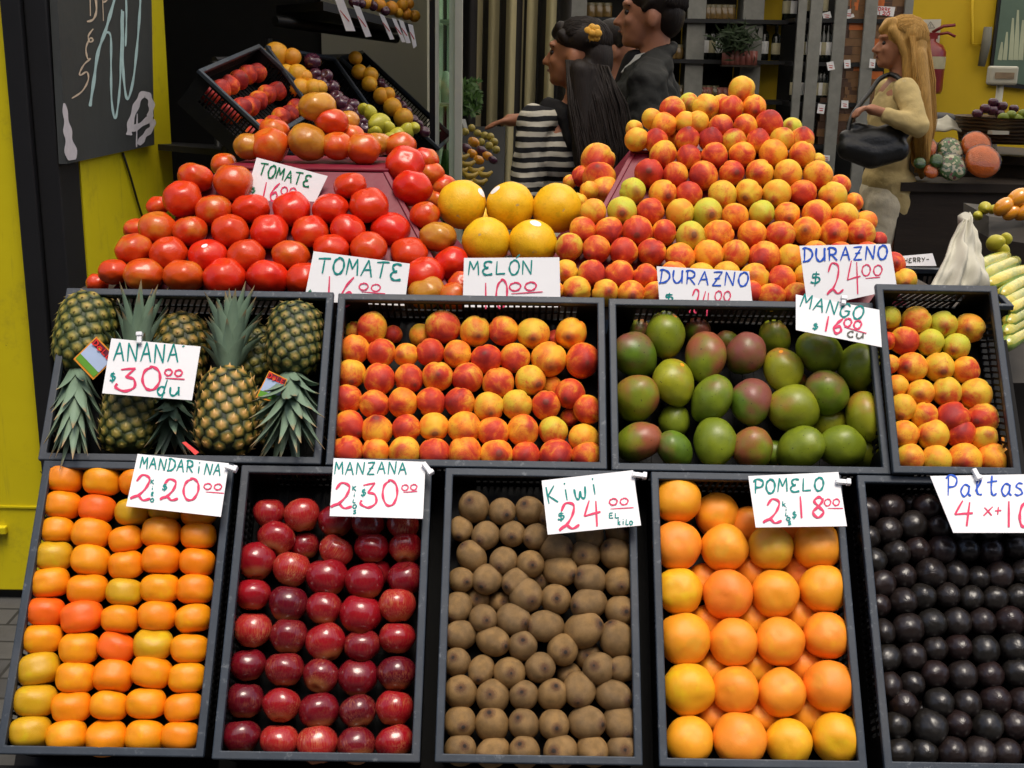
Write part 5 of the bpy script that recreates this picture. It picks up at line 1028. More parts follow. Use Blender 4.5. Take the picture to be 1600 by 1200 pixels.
for v, us, s in ((30, (1104, 1112, 1121, 1131, 1140), 1), (30, (1054, 1063), 1), (30, (922, 934, 947), 1), (10, (922, 934, 947), 1), (93, (1052, 1062), 1), (156, (1052, 1062, 1069), .95), (156, (922, 934, 946), 1), (156, (1103, 1112, 1122), .95), (68, (922, 936), .8)):
    for i, u in enumerate(us): put('jar', jme, u, v if v not in (10, 68) else (30 if v == 10 else 93), .1 + (.1 if v in (10, 68) else 0), 'preserve jar, %s from left in the %s row %s' % (ORD[i + 1], {30: 'upper', 10: 'rear upper', 93: 'middle', 156: 'lower', 68: 'rear middle'}[v], 'above the man' if u < 960 else 'right of the man' if u < 1080 else 'by the plant'), 'jar', 'jars on the back shelves', s)
hs = sz(101); tag(MB().bx(sx(1126), sx(1184), SY - .12, SY + .0, hs - .012, hs).build('small_ledge', MAT['wood']), 'thin ledge of small cans under the plant', 'ledge')
for i, u in enumerate((1132, 1140, 1148, 1157, 1166, 1175)):
    o = put('can', cme, u, 101, -.06, 'small drink can, %s from left on the thin ledge' % ORD[i + 1], 'can', 'cans on the thin ledge')
for i, u in enumerate((1106, 1114, 1130, 1139, 1147, 1156, 1166, 1178)): put('can', cme, u, 156, .08, 'small dark can, %s from left on the lower shelf' % ORD[i + 1], 'can', 'cans on the lower shelf', .85)
gp = MB()
for i in range(240):
    u, v = r2.gauss(1150, 16), r2.gauss(62, 11); c = P(u, v, 9.15 + r2.uniform(-.1, .1)); a = Vector((r2.gauss(0, 1), r2.gauss(0, .6), r2.gauss(-.3, .7))).normalized() * .055; b = a.orthogonal().normalized() * .011
    gp.add([c - a, c + b, c + a, c - b], [(0, 1, 2, 3)])
pl = thing('potted_plant', 'dim green leafy plant on the back shelf above the cans', 'plant', (sx(1152), SY - .06, hs))
gp.build('foliage', MAT['foliage_dim'], pl); MB().lathe((sx(1152), SY - .06 + .1, hs + .0), [(0, 0), (.05, 0), (.07, .1), (.06, .1), (0, .09)], 14).build('pot', MAT['wood'], pl)
pkm = [pk(.065, 'packet'), pk(.06, 'packet_dark'), pk(.06, 'packet_orange')]
NAMEC = {1316: ('between the grey posts', 1), 1366: ('beside the woman', 0), 1340: ('hidden by the post', 1), 1390: ('beside the red corner', 1)}
for u, v0, n_, mats in ((1306, 94, 9, 1), (1322, 94, 9, 0), (1356, 94, 9, 0), (1377, 94, 8, 0), (1310, 156, 6, 1), (1354, 156, 4, 0), (1309, 222, 8, 1), (1325, 222, 7, 1), (1288, 222, 6, 1), (1354, 222, 6, 1), (1310, 28, 6, 2), (1360, 28, 6, 1), (1322, 156, 5, 0), (1384, 28, 4, 1)):
    for k in range(n_):
        o = put('packet', pkm[mats if (k * 7 + u) % 5 else 2 - mats if mats != 1 else 0], u, v0, -.18, 'packet %s from bottom of the stack on the %s shelf, %s' % (ORD[k + 1], {28: 'upper', 94: 'middle', 156: 'lower', 222: 'bottom'}[v0], 'left of the posts' if u < 1300 else 'first column past the post' if u < 1318 else 'second column past the post' if u < 1340 else 'nearest the woman' if u < 1370 else 'rightmost column'), 'packet', 'packets stacked on the shelves'); o.location.z += k * .0575
for i, (u, v, w_, h_, an) in enumerate(((1292, 24, 13, 10, -.25), (1326, 22, 15, 14, -.3), (1298, 103, 11, 13, -.2), (1324, 100, 10, 13, -.05), (1283, 170, 11, 15, .15), (1320, 163, 11, 12, .05), (1363, 99, 9, 14, .1), (1292, 247, 9, 9, .1))):
    c = [(u + (a * w_ * math.cos(an) - b * h_ * math.sin(an)) / 2, v + (a * w_ * math.sin(an) + b * h_ * math.cos(an)) / 2) for a, b in ((-1, -1), (1, -1), (1, 1), (-1, 1))]
    sign('tiny white shelf ticket, %s from left along the shelving' % ORD[1 + sorted((1292.1, 1326, 1298, 1324, 1283, 1320, 1363, 1292)).index(u if (u, v) != (1292, 24) else 1292.1)], c, I1, P(u, v, SD - .32), Vector((0, -1, 0)), [('scribble', 'redink', '_', (u - w_ * .3, v - 1), (u + w_ * .3, v), 1.2), ('scribble', 'redink', '_', (u - w_ * .25, v + 2.5), (u + w_ * .25, v + 3), 1.6)], group='tickets on the shelving', kind='price_tag')
sign('long white shelf ticket with red writing at the top', [(1364, 9), (1399, 11), (1396, 26), (1363, 22)], I1, P(1380, 18, SD - .34), Vector((0, -1, 0)), [('writing', 'redink', 'TORRE', (1367, 16), (1391, 18), 5, 1), ('price', 'redink', '120', (1372, 23), (1390, 24), 5, 1.1)], group='tickets on the shelving', kind='price_tag')

# ------------------------------------------------------------------ right side: extinguisher, scale, counter, salads, corn
zr = Z(3.2, 1100, 0); YB = 10.38
def wall(u, v, off=0): return hit(u, v, Vector((0, YB - off, 0)), Vector((0, -1, 0)))
MAT['signwhite'] = plain('white_board', (.62, .58, .46), .5, .4, .05); MAT['signred'] = plain('red_print', (.45, .02, .03), .5, .4, .1); MAT['extred'] = plain('extinguisher_red', (.20, .012, .014), .3, .5, .2, 5, coat=.3)
fs = thing('extinguisher_sign', 'white board with red corners behind the fire extinguisher', 'sign', wall(1445, 160))
c = [wall(*zr(*q), .03) for q in ((1017, 98), (1186, 96), (1155, 520), (1040, 520))]
MB().hexa(c, [p + Vector((0, .02, 0)) for p in c]).build('board', MAT['signwhite'], fs)
for tri in (((1019, 100), (1090, 100), (1022, 165)), ((1157, 470), (1157, 518), (1110, 518)), ((1042, 420), (1080, 518), (1043, 518))):
    q = [wall(*zr(*a), .033) for a in tri]; MB().add(q + [p + Vector((0, .002, 0)) for p in q], [(0, 1, 2), (5, 4, 3), (0, 3, 4, 1), (1, 4, 5, 2), (2, 5, 3, 0)]).build('red_corner', MAT['signred'], fs)
mb = MB(); pf = lambda u, v: wall(u, v, .033)
for a, b in (((1113, 140), (1133, 108)), ((1133, 108), (1153, 140)), ((1153, 140), (1113, 140))): ribbon(mb, [Vector(zr(*a)), Vector(zr(*b))], 1.1, pf, Vector((0, -1, 0)))
ribbon(mb, [Vector(zr(1133, 119)), Vector(zr(1133, 134))], 1, pf, Vector((0, -1, 0)))
mb.build('symbol', MAT['grey'], fs)
ex = thing('fire_extinguisher', 'red fire extinguisher hanging on the yellow wall', 'fire extinguisher', wall(1447, 143, .12))
ctr = wall(*zr(1110, 470), .12); H = (wall(*zr(1110, 205), .12) - ctr).z; rr = .125
MB().lathe(ctr, [(0, 0), (rr * .9, .004), (rr, .03), (rr, H * .62), (rr, H * .8), (rr * .75, H * .93), (rr * .3, H * .99), (rr * .28, H * 1.04), (0, H * 1.05)], 24).build('cylinder', MAT['extred'], ex)
MB().lathe(ctr + Vector((0, 0, H * .48)), [(rr + .001, 0), (rr + .0015, .01), (rr + .0015, H * .22), (rr + .001, H * .23)], 24).build('label_band', MAT['label'], ex)
mb = MB(); q = ctr + Vector((0, 0, H * 1.04)); mb.bx(q.x - .04, q.x + .04, q.y - .03, q.y + .03, q.z, q.z + .05); mb.tube([q + Vector((.0, 0, .05)), q + Vector((.08, -.02, .10)), q + Vector((.17, -.03, .11))], .014, 6); mb.tube([q + Vector((.02, 0, .03)), q + Vector((.12, -.02, .05)), q + Vector((.18, -.03, .02))], .012, 6); mb.build('valve_handle', MAT['extred'], ex)
mb = MB(); pf = lambda u, v: wall(u, v, .19); qa = [wall(*zr(*a), .185) for a in ((1090, 155), (1118, 155), (1118, 190), (1090, 190))]
MB().hexa(qa, [p + Vector((0, .004, 0)) for p in qa]).build('letter_plate', MAT['signred'], ex)
for a, b in (((1096, 186), (1096, 160)), ((1096, 160), (1111, 160)), ((1111, 160), (1111, 172)), ((1111, 172), (1096, 172)), ((1111, 172), (1112, 186)), ((1112, 186), (1096, 186))): ribbon(mb, [Vector(zr(*a)), Vector(zr(*b))], 1.1, pf, Vector((0, -1, 0)))
mb.build('lettering', MAT['signwhite'], ex)
pc = thing('framed_picture', 'dark framed picture of pale bottles at the right edge', 'picture', wall(1575, 135, .02))
q = [wall(*zr(*a), .04) for a in ((1478, -60), (1700, -60), (1690, 455), (1422, 425))]; MB().hexa(q, [p + Vector((0, .03, 0)) for p in q]).build('frame', MAT['black'], pc)
q = [wall(*zr(*a), .045) for a in ((1492, -40), (1690, -40), (1680, 435), (1440, 400))]; MAT['print'] = plain('print_ground', (.10, .15, .11), .4, .4, .5, 2); MB().hexa(q, [p + Vector((0, .004, 0)) for p in q]).build('print', MAT['print'], pc)
MAT['printpale'] = plain('print_pale_shapes', (.42, .45, .30), .4, .4, .3, 4)
mb = MB(); pf = lambda u, v: wall(u, v, .046)
for x, y0_, y1_, wd in ((1490, 210, 300, 8), (1515, 160, 300, 8), (1545, 90, 300, 9), (1570, 50, 300, 9), (1595, 100, 300, 9)): ribbon(mb, [Vector(zr(x, y0_)), Vector(zr(x - 5, (y0_ + y1_) / 2)), Vector(zr(x - 12, y1_))], wd * .55, pf, Vector((0, -1, 0)), wd)
mb.build('painted_shapes', MAT['printpale'], pc)
sc = thing('weighing_scale', 'white weighing scale display on a post', 'scale', P(1564, 190, 6.4))
MAT['scale'] = plain('scale_plastic', (.52, .50, .40), .4, .5, .06)
q = P(1566, 118, 6.4); MB().box(q, X * .075, Vector((0, .03, 0)), Vector((0, 0, .048))).build('display_head', MAT['scale'], sc, .012); MB().tube([q - Vector((0, -.01, .045)), q - Vector((0, -.01, .42))], .018, 12).build('post', MAT['scale'], sc)
q2 = q + Vector((0, -.032, .0)); MAT['lcd'] = plain('scale_panel', (.30, .22, .14), .3, .5, .3, 20); MB().box(q2, X * .05, Vector((0, .002, 0)), Vector((0, 0, .016))).build('panel', MAT['lcd'], sc)
hv = thing('wall_phone', 'dark handset hanging on the yellow wall beside the picture', 'handset', wall(1543, 90, .05))
q = wall(1541, 68, .06); MB().tube([q + Vector((0, 0, .13)), q, q - Vector((.02, 0, .18))], [.035, .04, .03], 8).build('body', MAT['greywall'], hv)
MB().tube([wall(*zr(1340, -20), .02), wall(*zr(1340, 220), .02), wall(*zr(1395, 222), .02)], .012, 6).build('conduit', MAT['shopyellow'])
tag(bpy.context.scene.objects['conduit'], 'thin yellow conduit pipe on the back wall', 'pipe')
# counter
ct = thing('counter', 'dark wooden shop counter behind the woman', 'counter', (P(1530, 300, 6.0).x, P(1530, 300, 6.0).y, .06))
a, b = P(1425, 196, 6.35), P(1680, 232, 5.75); a.z = b.z = 1.12; bk = Vector((.12, .9, 0)); dn = Vector((0, 0, -1.055))
MB().hexa([a, b, b + bk, a + bk], [p + dn * .035 for p in (a, b, b + bk, a + bk)]).build('counter_top', MAT['wood'], ct)
e = Vector((0, .05, 0)); MB().hexa([a + e + dn * .04, b + e + dn * .04, b + bk + dn * .04, a + bk + dn * .04], [p + dn for p in (a + e, b + e, b + bk, a + bk)]).build('counter_body', MAT['wood'], ct)
LD = 5.75
l0, l1 = P(1405, 284, LD), P(1690, 284, LD); lz = min(l0.z, P(1480, 278, LD).z)
MB().bx(l0.x, l1.x, l0.y - .04, l0.y + .30, lz - .04, lz).build('lower_shelf', MAT['wood'], ct); MB().bx(l0.x, l1.x, l0.y - .02, l0.y, .061, lz - .041).build('front_panel', MAT['wood'], ct)
MAT['carrot'] = plain('grated_carrot', (.85, .17, .012), .55, .3, .3, 40, .6); MAT['salad'] = plain('green_salad', (.07, .16, .025), .5, .3, .7, 26, .6)
def mk():
    t = NT('mixed_salad'); co = t.coord(3); v = t.voro(co, 75, 'F1', 'Color'); sp_ = t.node('SeparateColor'); t.l.new(v, sp_.inputs[0])
    c = t.ramp(sp_.outputs[0], [(0, (.06, .16, .03)), (.45, (.09, .24, .05)), (.55, (.65, .58, .35)), (.75, (.25, .05, .05)), (.85, (.70, .64, .42))], 'CONSTANT'); t.bump(t.voro(co, 38), .5, .02); return t.fin(c, .4, .4)
MAT['mixsalad'] = mk()
for i, (u, v, wd, hh, m_, lab) in enumerate(((1446, 231, 36, 40, 'carrot', 'round tub of orange salad nearest the woman'), (1484, 236, 42, 46, 'mixsalad', 'upper round tub of mixed green and white salad'), (1525, 228, 48, 34, 'carrot', 'upper round tub of grated carrot'), (1535, 253, 56, 44, 'carrot', 'lower large round tub of grated carrot'), (1487, 262, 46, 40, 'mixsalad', 'lower round tub of mixed green and white salad'), (1437, 255, 20, 30, 'salad', 'small tub of green leaves beside the beige jacket'), (1464, 252, 24, 24, 'salad', 'small green tub between the carrot and the mixed salad'), (1455, 268, 24, 18, 'carrot', 'lowest small tub of grated carrot at the shelf edge'))):
    d = LD - .06 + (.10 if v < 245 else 0); c = P(u, v, d); s = wd / 2 * d / FPX; tt = thing('salad_tub', lab, 'salad tub', c - Vector((0, 0, s * hh / wd)), 'salad tubs on the counter')
    rot = Matrix.Rotation(R_(58), 3, 'X'); kz = .45
    MB().ell(c, (s * .97, s * .97, s * .40), 22, 12, rot).build('salad', MAT[m_], tt)
    MB().lathe(c, [(s * .98, -s * .3), (s, 0), (s * 1.03, s * .2), (s * .9, s * .36), (s * .5, s * .48), (0, s * .52)], 26, ax=rot).build('film_lid', MAT['film'], tt)
# wicker basket with fruit and white cloth on the counter
def mk():
    t = NT('wicker'); co = t.coord(0); wv = t.node('TexWave'); wv.bands_direction = 'Z'; t.l.new(co, wv.inputs[0]); wv.inputs['Scale'].default_value = 18; wv.inputs['Distortion'].default_value = 3
    t.bump(wv.outputs['Fac'], .6, .02); return t.fin(t.mix(wv.outputs['Fac'], (.05, .03, .015), (.17, .11, .05)), .6, .3)
MAT['wicker'] = mk()
q = P(1575, 205, 5.9); bs = thing('wicker_basket', 'brown wicker basket of small red and green fruit', 'basket', q)
MB().lathe(q + Vector((.02, .12, -.06)), [(0, 0), (.20, 0), (.23, .12), (.24, .125), (.21, .12), (.19, .03), (0, .02)], 26).build('basket', MAT['wicker'], bs)
for i, (u, v, wd) in enumerate(((1527, 178, 17), (1540, 170, 18), (1552, 160, 16), (1551, 173, 18), (1566, 166, 17), (1562, 178, 16), (1584, 170, 15))): o = fruit('plum', P(u, v, 5.95), wd / 2 * 5.95 / FPX, Vector((0, 0, 1)), label='small dark red fruit in the basket, %s from left' % ORD[i + 1], group='red fruit in the basket', cat='plum')
FM['lime'] = [fmesh('lime', f_citrus(1.15, 0), MAT['mango'], 14, 10)]
for i, (u, v, wd) in enumerate(((1568, 184, 16), (1580, 180, 15), (1590, 186, 16), (1599, 178, 15), (1606, 188, 15))): fruit('lime', P(u, v, 5.88), wd / 2 * 5.88 / FPX, X, (.2, .3, 0, 1), 'small green fruit in the basket, %s from left' % ORD[i + 1], 'green fruit in the basket')
def cloth(name, pts, mat, label, cat, th=.02, seed=1, grid=12, rough=.012):
    a, b, c, d = pts; n = (b - a).cross(d - a).normalized(); n = n if n.dot(CAM - a) > 0 else -n; mb = MB(); vs = []
    for j in range(grid + 1):
        for i in range(grid + 1):
            s, t = i / grid, j / grid; p = a.lerp(b, s).lerp(d.lerp(c, s), t); edge = min(s, 1 - s, t, 1 - t) * 4
            vs.append(p + n * (th * min(1, edge) ** .5 + rough * 2.2 * noise.noise(Vector((s * 6 + seed * 3, t * 1.1, seed))) + rough * noise.noise(p * 14 + Vector((seed, 0, 0))) * 1.5 + rough * .8 * noise.noise(p * 34)))
    vs += [p - n * .006 for p in vs]; K = (grid + 1) ** 2; fs = [(j * (grid + 1) + i, j * (grid + 1) + i + 1, (j + 1) * (grid + 1) + i + 1, (j + 1) * (grid + 1) + i) for j in range(grid) for i in range(grid)]
    fs += [tuple(K + x for x in reversed(f)) for f in fs]
    rim = [i for i in range(grid)] ; g1 = grid + 1
    for i in range(grid): fs += [(i + 1, i, K + i, K + i + 1), (grid * g1 + i, grid * g1 + i + 1, K + grid * g1 + i + 1, K + grid * g1 + i), (i * g1, (i + 1) * g1, K + (i + 1) * g1, K + i * g1), ((i + 1) * g1 + grid, i * g1 + grid, K + i * g1 + grid, K + (i + 1) * g1 + grid)]
    mb.add(vs, fs, sm=True); return tag(mb.build(name, mat), label, cat)
MAT['whitecloth'] = plain('white_sheet', (.46, .44, .35), .6, .3, .12, 6)
cloth('cloth', [P(1446, 188, 6.15), P(1524, 190, 6.1), P(1520, 202, 5.98), P(1446, 203, 6.02)], MAT['whitecloth'], 'crumpled white cloth on the counter top', 'cloth', .02)
tag(MB().ell(P(1468, 186, 6.35), (.11, .09, .035), 16, 10).build('folded_bag', MAT['black']), 'dark folded bag lying behind the white cloth', 'bag')
tag(MB().box(P(1560, 207, 5.82), X * .04, Vector((0, .03, 0)), Vector((0, 0, .008)), 0).build('paper_note', MAT['scale']), 'small cream note at the foot of the basket', 'note')
# near right stall: corn packs, wrapped white bag, orange packs
z45 = Z(4, 1200, 200)
MAT['kraft'] = plain('dark_tray', (.022, .018, .014), .6, .3, .3, 5)
nr = thing('side_stand', 'dark side stand of corn and packed oranges', 'stand', P(1560, 520, 3.2))
a, b, c, d = P(1545, 338, 3.55), P(1660, 350, 3.4), P(1660, 388, 3.3), P(1545, 372, 3.45)
MB().hexa([a, b, c, d], [p + Vector((.05, .35, 0)) for p in (a, b, c, d)]).build('upper_tray', MAT['kraft'], nr)
a, b, c, d = P(1470, 470, 3.25), P(1700, 385, 3.6), P(1700, 560, 3.0), P(1490, 560, 2.95)
MB().hexa([p - Vector((0, -.03, .07)) for p in (a, b, c, d)], [p - Vector((0, -.05, .12)) for p in (a, b, c, d)]).build('sloping_shelf', MAT['kraft'], nr)
MB().bx(P(1500, 500, 3.4).x, 2.2, P(1500, 500, 3.6).y, P(1500, 500, 3.6).y + .04, .061, P(1500, 480, 3.6).z).build('back_board', MAT['kraft'], nr)
def mk():
    t = NT('corn_pack'); co = t.coord(5, (1, 1, 1)); n = t.noise(t.coord(5, (1.5, 1.5, .4)), 9, 3); v = t.voro(co, 95)
    c = t.mix(t.sm(n, .35, .65), (.40, .40, .06), (.64, .50, .06)); t.bump(v, .3, .004); return t.fin(c, .22, .5, coat=.7)
MAT['corn'] = mk(); MAT['husk'] = plain('corn_husk', (.20, .30, .045), .25, .5, .3, 12, .1, coat=.6)
for i, (p, q_, wd) in enumerate((((1278, 885), (1500, 800), 70), ((1335, 935), (1560, 830), 75), ((1365, 985), (1640, 885), 80), ((1450, 1050), (1660, 940), 80), ((1470, 1110), (1660, 1010), 85), ((1500, 1150), (1660, 1060), 80), ((1490, 1225), (1660, 1130), 84), ((1470, 1290), (1660, 1190), 88), ((1480, 1360), (1660, 1260), 88))):
    d0 = 3.02 - i * .02; a, b = P(*z45(*p), d0), P(*z45(*q_), d0 + .18); rr = wd / 4 / 2 * 1.25 * d0 / FPX
    d = (b - a); rs = [rr * .35, rr * .9, rr, rr, rr * .95, rr * .8, rr * .3]; pts = [a.lerp(b, k) + Vector((0, 0, .004 * math.sin(k * 3.1))) for k in (0, .06, .25, .5, .75, .94, 1)]
    mb = MB().tube(pts, rs, 14); mb.mi = [(1 if (j % 14) in (1, 2, 3, 7, 8, 11) else 0) for j in range(len(mb.f))]
    tag(mb.build('corn_pack', [MAT['corn'], MAT['husk']]), 'film wrapped corn cob, %s from top of the right heap' % ORD[i + 1], 'corn', 'wrapped corn at the right')
cloth('wrapped_bag', [P(1500, 342, 3.05), P(1512, 340, 3.06), P(1545, 452, 2.95), P(1452, 455, 2.88)], MAT['whitecloth'], 'white plastic bag tied at its top beside the corn', 'bag', .022, 3, 22, .014)
tag(MB().tube([P(1504, 352, 3.03), P(1507, 341, 3.03), P(1510, 337, 3.02)], [.012, .018, .012], 10).build('bag_knot', MAT['whitecloth']), 'twisted knot closing the white bag', 'knot')
for i, (u, v, wd, m_) in enumerate(((1568, 323, 40, 'packed_orange'), (1590, 310, 44, 'packed_orange'), (1580, 332, 34, 'packed_orange'), (1600, 330, 40, 'packed_orange'))):
    c = P(u, v, 3.45); s = wd / 2 * 3.45 / FPX; tag(MB().ell(c, (s * .9, s * .7, s * .62), 16, 10, Matrix.Rotation(-.75, 3, 'Y')).build('orange_pack', MAT['packed_orange']), 'glossy orange vegetable pack, %s on the dark tray' % ORD[i + 1], 'pack', 'orange packs at the right')
for i, (u, v, wd) in enumerate(((1539, 325, 21), (1528, 337, 16), (1552, 327, 15), (1556, 380, 26), (1566, 392, 22), (1572, 373, 18))):
    fruit('pear', P(u, v, 3.5 if v < 350 else 3.2), wd / 2 * 3.4 / FPX, jit(Vector((0, -1, .5)), .3), label='dull yellow fruit behind the white bag, %s from left' % ORD[i + 1], group='yellow fruit at the right', cat='pear')
zq = Z(4, 1200, 200)
sign('cream card with the cut word HERRY above a black crate', [(835, 800), (1028, 783), (1054, 862), (830, 862)], zq, *back(1435, 408, 3.1, 20), [('lettering', 'grey', 'HERRY-', (850, 842), (1008, 832), 26, 1.3)], kind='price_sign')
crate(P(1408, 417, 3.12), X, P(1408, 452, 2.98) - P(1408, 417, 3.12), .20, .25, 'black slotted crate below the HERRY card', 'crates at the right', depth=.1, floor=.05)
c = P(1420, 455, 3.3); c.z = .06
MB().bx(P(1400, 400, 3.2).x, P(1480, 400, 3.2).x, P(1440, 455, 3.2).y, P(1440, 455, 3.2).y + .5, .061, P(1440, 470, 3.2).z).build('plinth', MAT['kraft'], nr)

# ------------------------------------------------------------------ people
def blob(name, prims, vox, mat, parent, T, smooth=3, fold=0):
    mb = MB()
    for p in prims:
        if p[0] == 'c':                                  # chain of (point, radius): a tapered limb
            ch = p[1]
            for (a, ra), (b, rb) in zip(ch, ch[1:]): mb.tube([a, b], [ra, rb], 14)
            for a, ra in ch: mb.ell(a, (ra, ra, ra), 14, 10)
        else: mb.ell(p[1], p[2], 22, 16, p[3] if len(p) > 3 else None)
    mb.v = [tuple(T @ Vector(v)) for v in mb.v]
    o = D.objects.new('tmp', mb.mesh('tmp', True)); COL.objects.link(o)
    m = o.modifiers.new('r', 'REMESH'); m.mode = 'VOXEL'; m.voxel_size = vox; m.use_smooth_shade = True
    if smooth: s = o.modifiers.new('s', 'SMOOTH'); s.iterations = smooth; s.factor = .5
    bpy.context.view_layer.update(); me = D.meshes.new_from_object(o.evaluated_get(bpy.context.evaluated_depsgraph_get())); D.objects.remove(o)
    if fold:                                             # creases of worn cloth, in the mesh itself
        ns = [v.normal.copy() for v in me.vertices]
        for v, n in zip(me.vertices, ns):
            p = v.co; q = Vector((p.x * 9 + p.z * 6, p.y * 9, p.z * 15 - p.x * 8)); r = Vector((p.x * 22, p.y * 22, p.z * 34 + p.x * 14))
            a = noise.noise(q); b = noise.noise(r); v.co = p + n * fold * ((1 - abs(a) * 2.6) + .5 * (1 - abs(b) * 2.4) - .6)
    me.name = name; me.materials.clear(); me.polygons.foreach_set('use_smooth', [True] * len(me.polygons))
    return link(name, me, mat, parent)
def mk_hair(name, a, b, sc=150):
    t = NT(name); st = t.noise(t.coord(0, (1, 1, .12)), sc, 5, .7, .6); c = t.mix(st, a, b); t.bump(st, .4, .008); return t.fin(c, .5, .22)
MAT['hairdark'] = mk_hair('dark_hair', (.005, .004, .0035), (.030, .020, .014)); MAT['hairblond'] = mk_hair('blond_hair', (.22, .10, .02), (.85, .50, .14), 130)
MAT['jacketdark'] = plain('dark_jacket', (.020, .020, .017), .75, .25, .4, 9, .3); MAT['beige'] = plain('beige_jacket', (.66, .50, .22), .8, .2, .15, 12, .3); MAT['trouser'] = plain('cream_trousers', (.78, .68, .48), .8, .2, .12, 10, .3)
MAT['jeans'] = plain('blue_jeans', (.04, .06, .09), .8, .2, .2, 20); MAT['leather'] = plain('black_leather', (.012, .012, .011), .38, .5, .3, 14, .25); MAT['shirt'] = plain('white_shirt', (.5, .5, .46), .7, .2, .05); MAT['blackcloth'] = plain('black_cloth', (.012, .011, .011), .85, .2, .3, 9, .1)
MAT['eye'] = plain('eye_dark', (.03, .02, .015), .2, .5, 0); MAT['lip'] = plain('lip', (.30, .09, .06), .45, .4, .1); MAT['gold'] = plain('earring_metal', (.6, .5, .3), .3, .5, .1, metal=.7)
def mk():
    t = NT('striped_top'); z = objz(t); zz = t.math('ADD', z, t.math('MULTIPLY', t.noise(t.coord(0), 9, 3), .018)); w_ = t.math('FRACT', t.math('MULTIPLY', zz, 29.5)); f = t.sm(w_, .47, .53)
    t.bump(t.noise(t.coord(0), 30, 3), .15, .01); return t.fin(t.mix(f, (.010, .010, .011), (.44, .41, .33)), .8, .2)
MAT['stripes'] = mk()
def hand_prims(wr, d, up, curl=.5, size=1.0):            # palm, four unequal bent fingers and a thumb from the side
    d = Vector(d).normalized(); up = Vector(up).normalized(); side = d.cross(up).normalized(); wr = Vector(wr); s = size
    pr = [('c', [(wr, .024 * s), (wr + d * .05 * s, .027 * s)])]
    for i, (ln, off) in enumerate(((.066, .030), (.075, .011), (.070, -.009), (.055, -.028))):
        a = wr + d * .082 * s + side * off * s; pr.append(('c', [(wr + d * .045 * s + side * off * .7 * s, .012 * s), (a, .0105 * s)]))
        k1 = (d - up * curl * (.5 + .12 * i)).normalized(); k2 = (d - up * curl * (1.3 + .2 * i)).normalized()
        b = a + k1 * ln * .5 * s; c = b + k2 * ln * .5 * s; pr.append(('c', [(a, .0105 * s), (b, .0095 * s), (c, .008 * s)]))
    th = wr + d * .03 * s + side * .03 * s; pr.append(('c', [(wr + d * .018 * s + side * .012 * s, .014 * s), (th + side * .02 * s + d * .025 * s, .0115 * s), (th + side * .028 * s + d * .055 * s - up * .012 * s, .0095 * s)]))
    return pr
HEAD = [('e', (.012, 0, 1.672), (.098, .078, .098)), ('e', (-.035, 0, 1.63), (.062, .060, .085)), ('e', (-.045, 0, 1.585), (.050, .048, .045)), ('e', (-.074, 0, 1.566), (.024, .026, .022)), ('c', [((-.090, 0, 1.668), .011), ((-.112, 0, 1.640), .011), ((-.118, 0, 1.630), .0135)]), ('e', (-.102, .012, 1.626), (.012, .009, .008)), ('e', (-.102, -.012, 1.626), (.012, .009, .008)),
        ('e', (-.078, 0, 1.694), (.022, .056, .016)), ('e', (-.066, -.034, 1.635), (.026, .022, .022)), ('e', (-.066, .034, 1.635), (.026, .022, .022)), ('e', (-.094, 0, 1.604), (.010, .022, .007)), ('e', (-.091, 0, 1.593), (.010, .020, .0075)),
        ('e', (.012, -.080, 1.642), (.020, .010, .033)), ('e', (.012, .080, 1.642), (.020, .010, .033)), ('c', [((.02, 0, 1.62), .056), ((.025, 0, 1.54), .054), ((.02, 0, 1.46), .066)])]
DZ = -.04
def down(prims): return [('c', [((a[0], a[1], a[2] + DZ), r) for a, r in p[1]]) if p[0] == 'c' else ('e', (p[1][0], p[1][1], p[1][2] + DZ)) + tuple(p[2:]) for p in prims]
def turned(prims, ang):
    Rm = Matrix.Rotation(ang, 3, 'Z'); o = []
    for p in prims:
        if p[0] == 'c': o.append(('c', [(Rm @ Vector(a), r) for a, r in p[1]]))
        else: o.append(('e', Rm @ Vector(p[1]), p[2], Rm @ p[3] if len(p) > 3 else Rm))
    return o
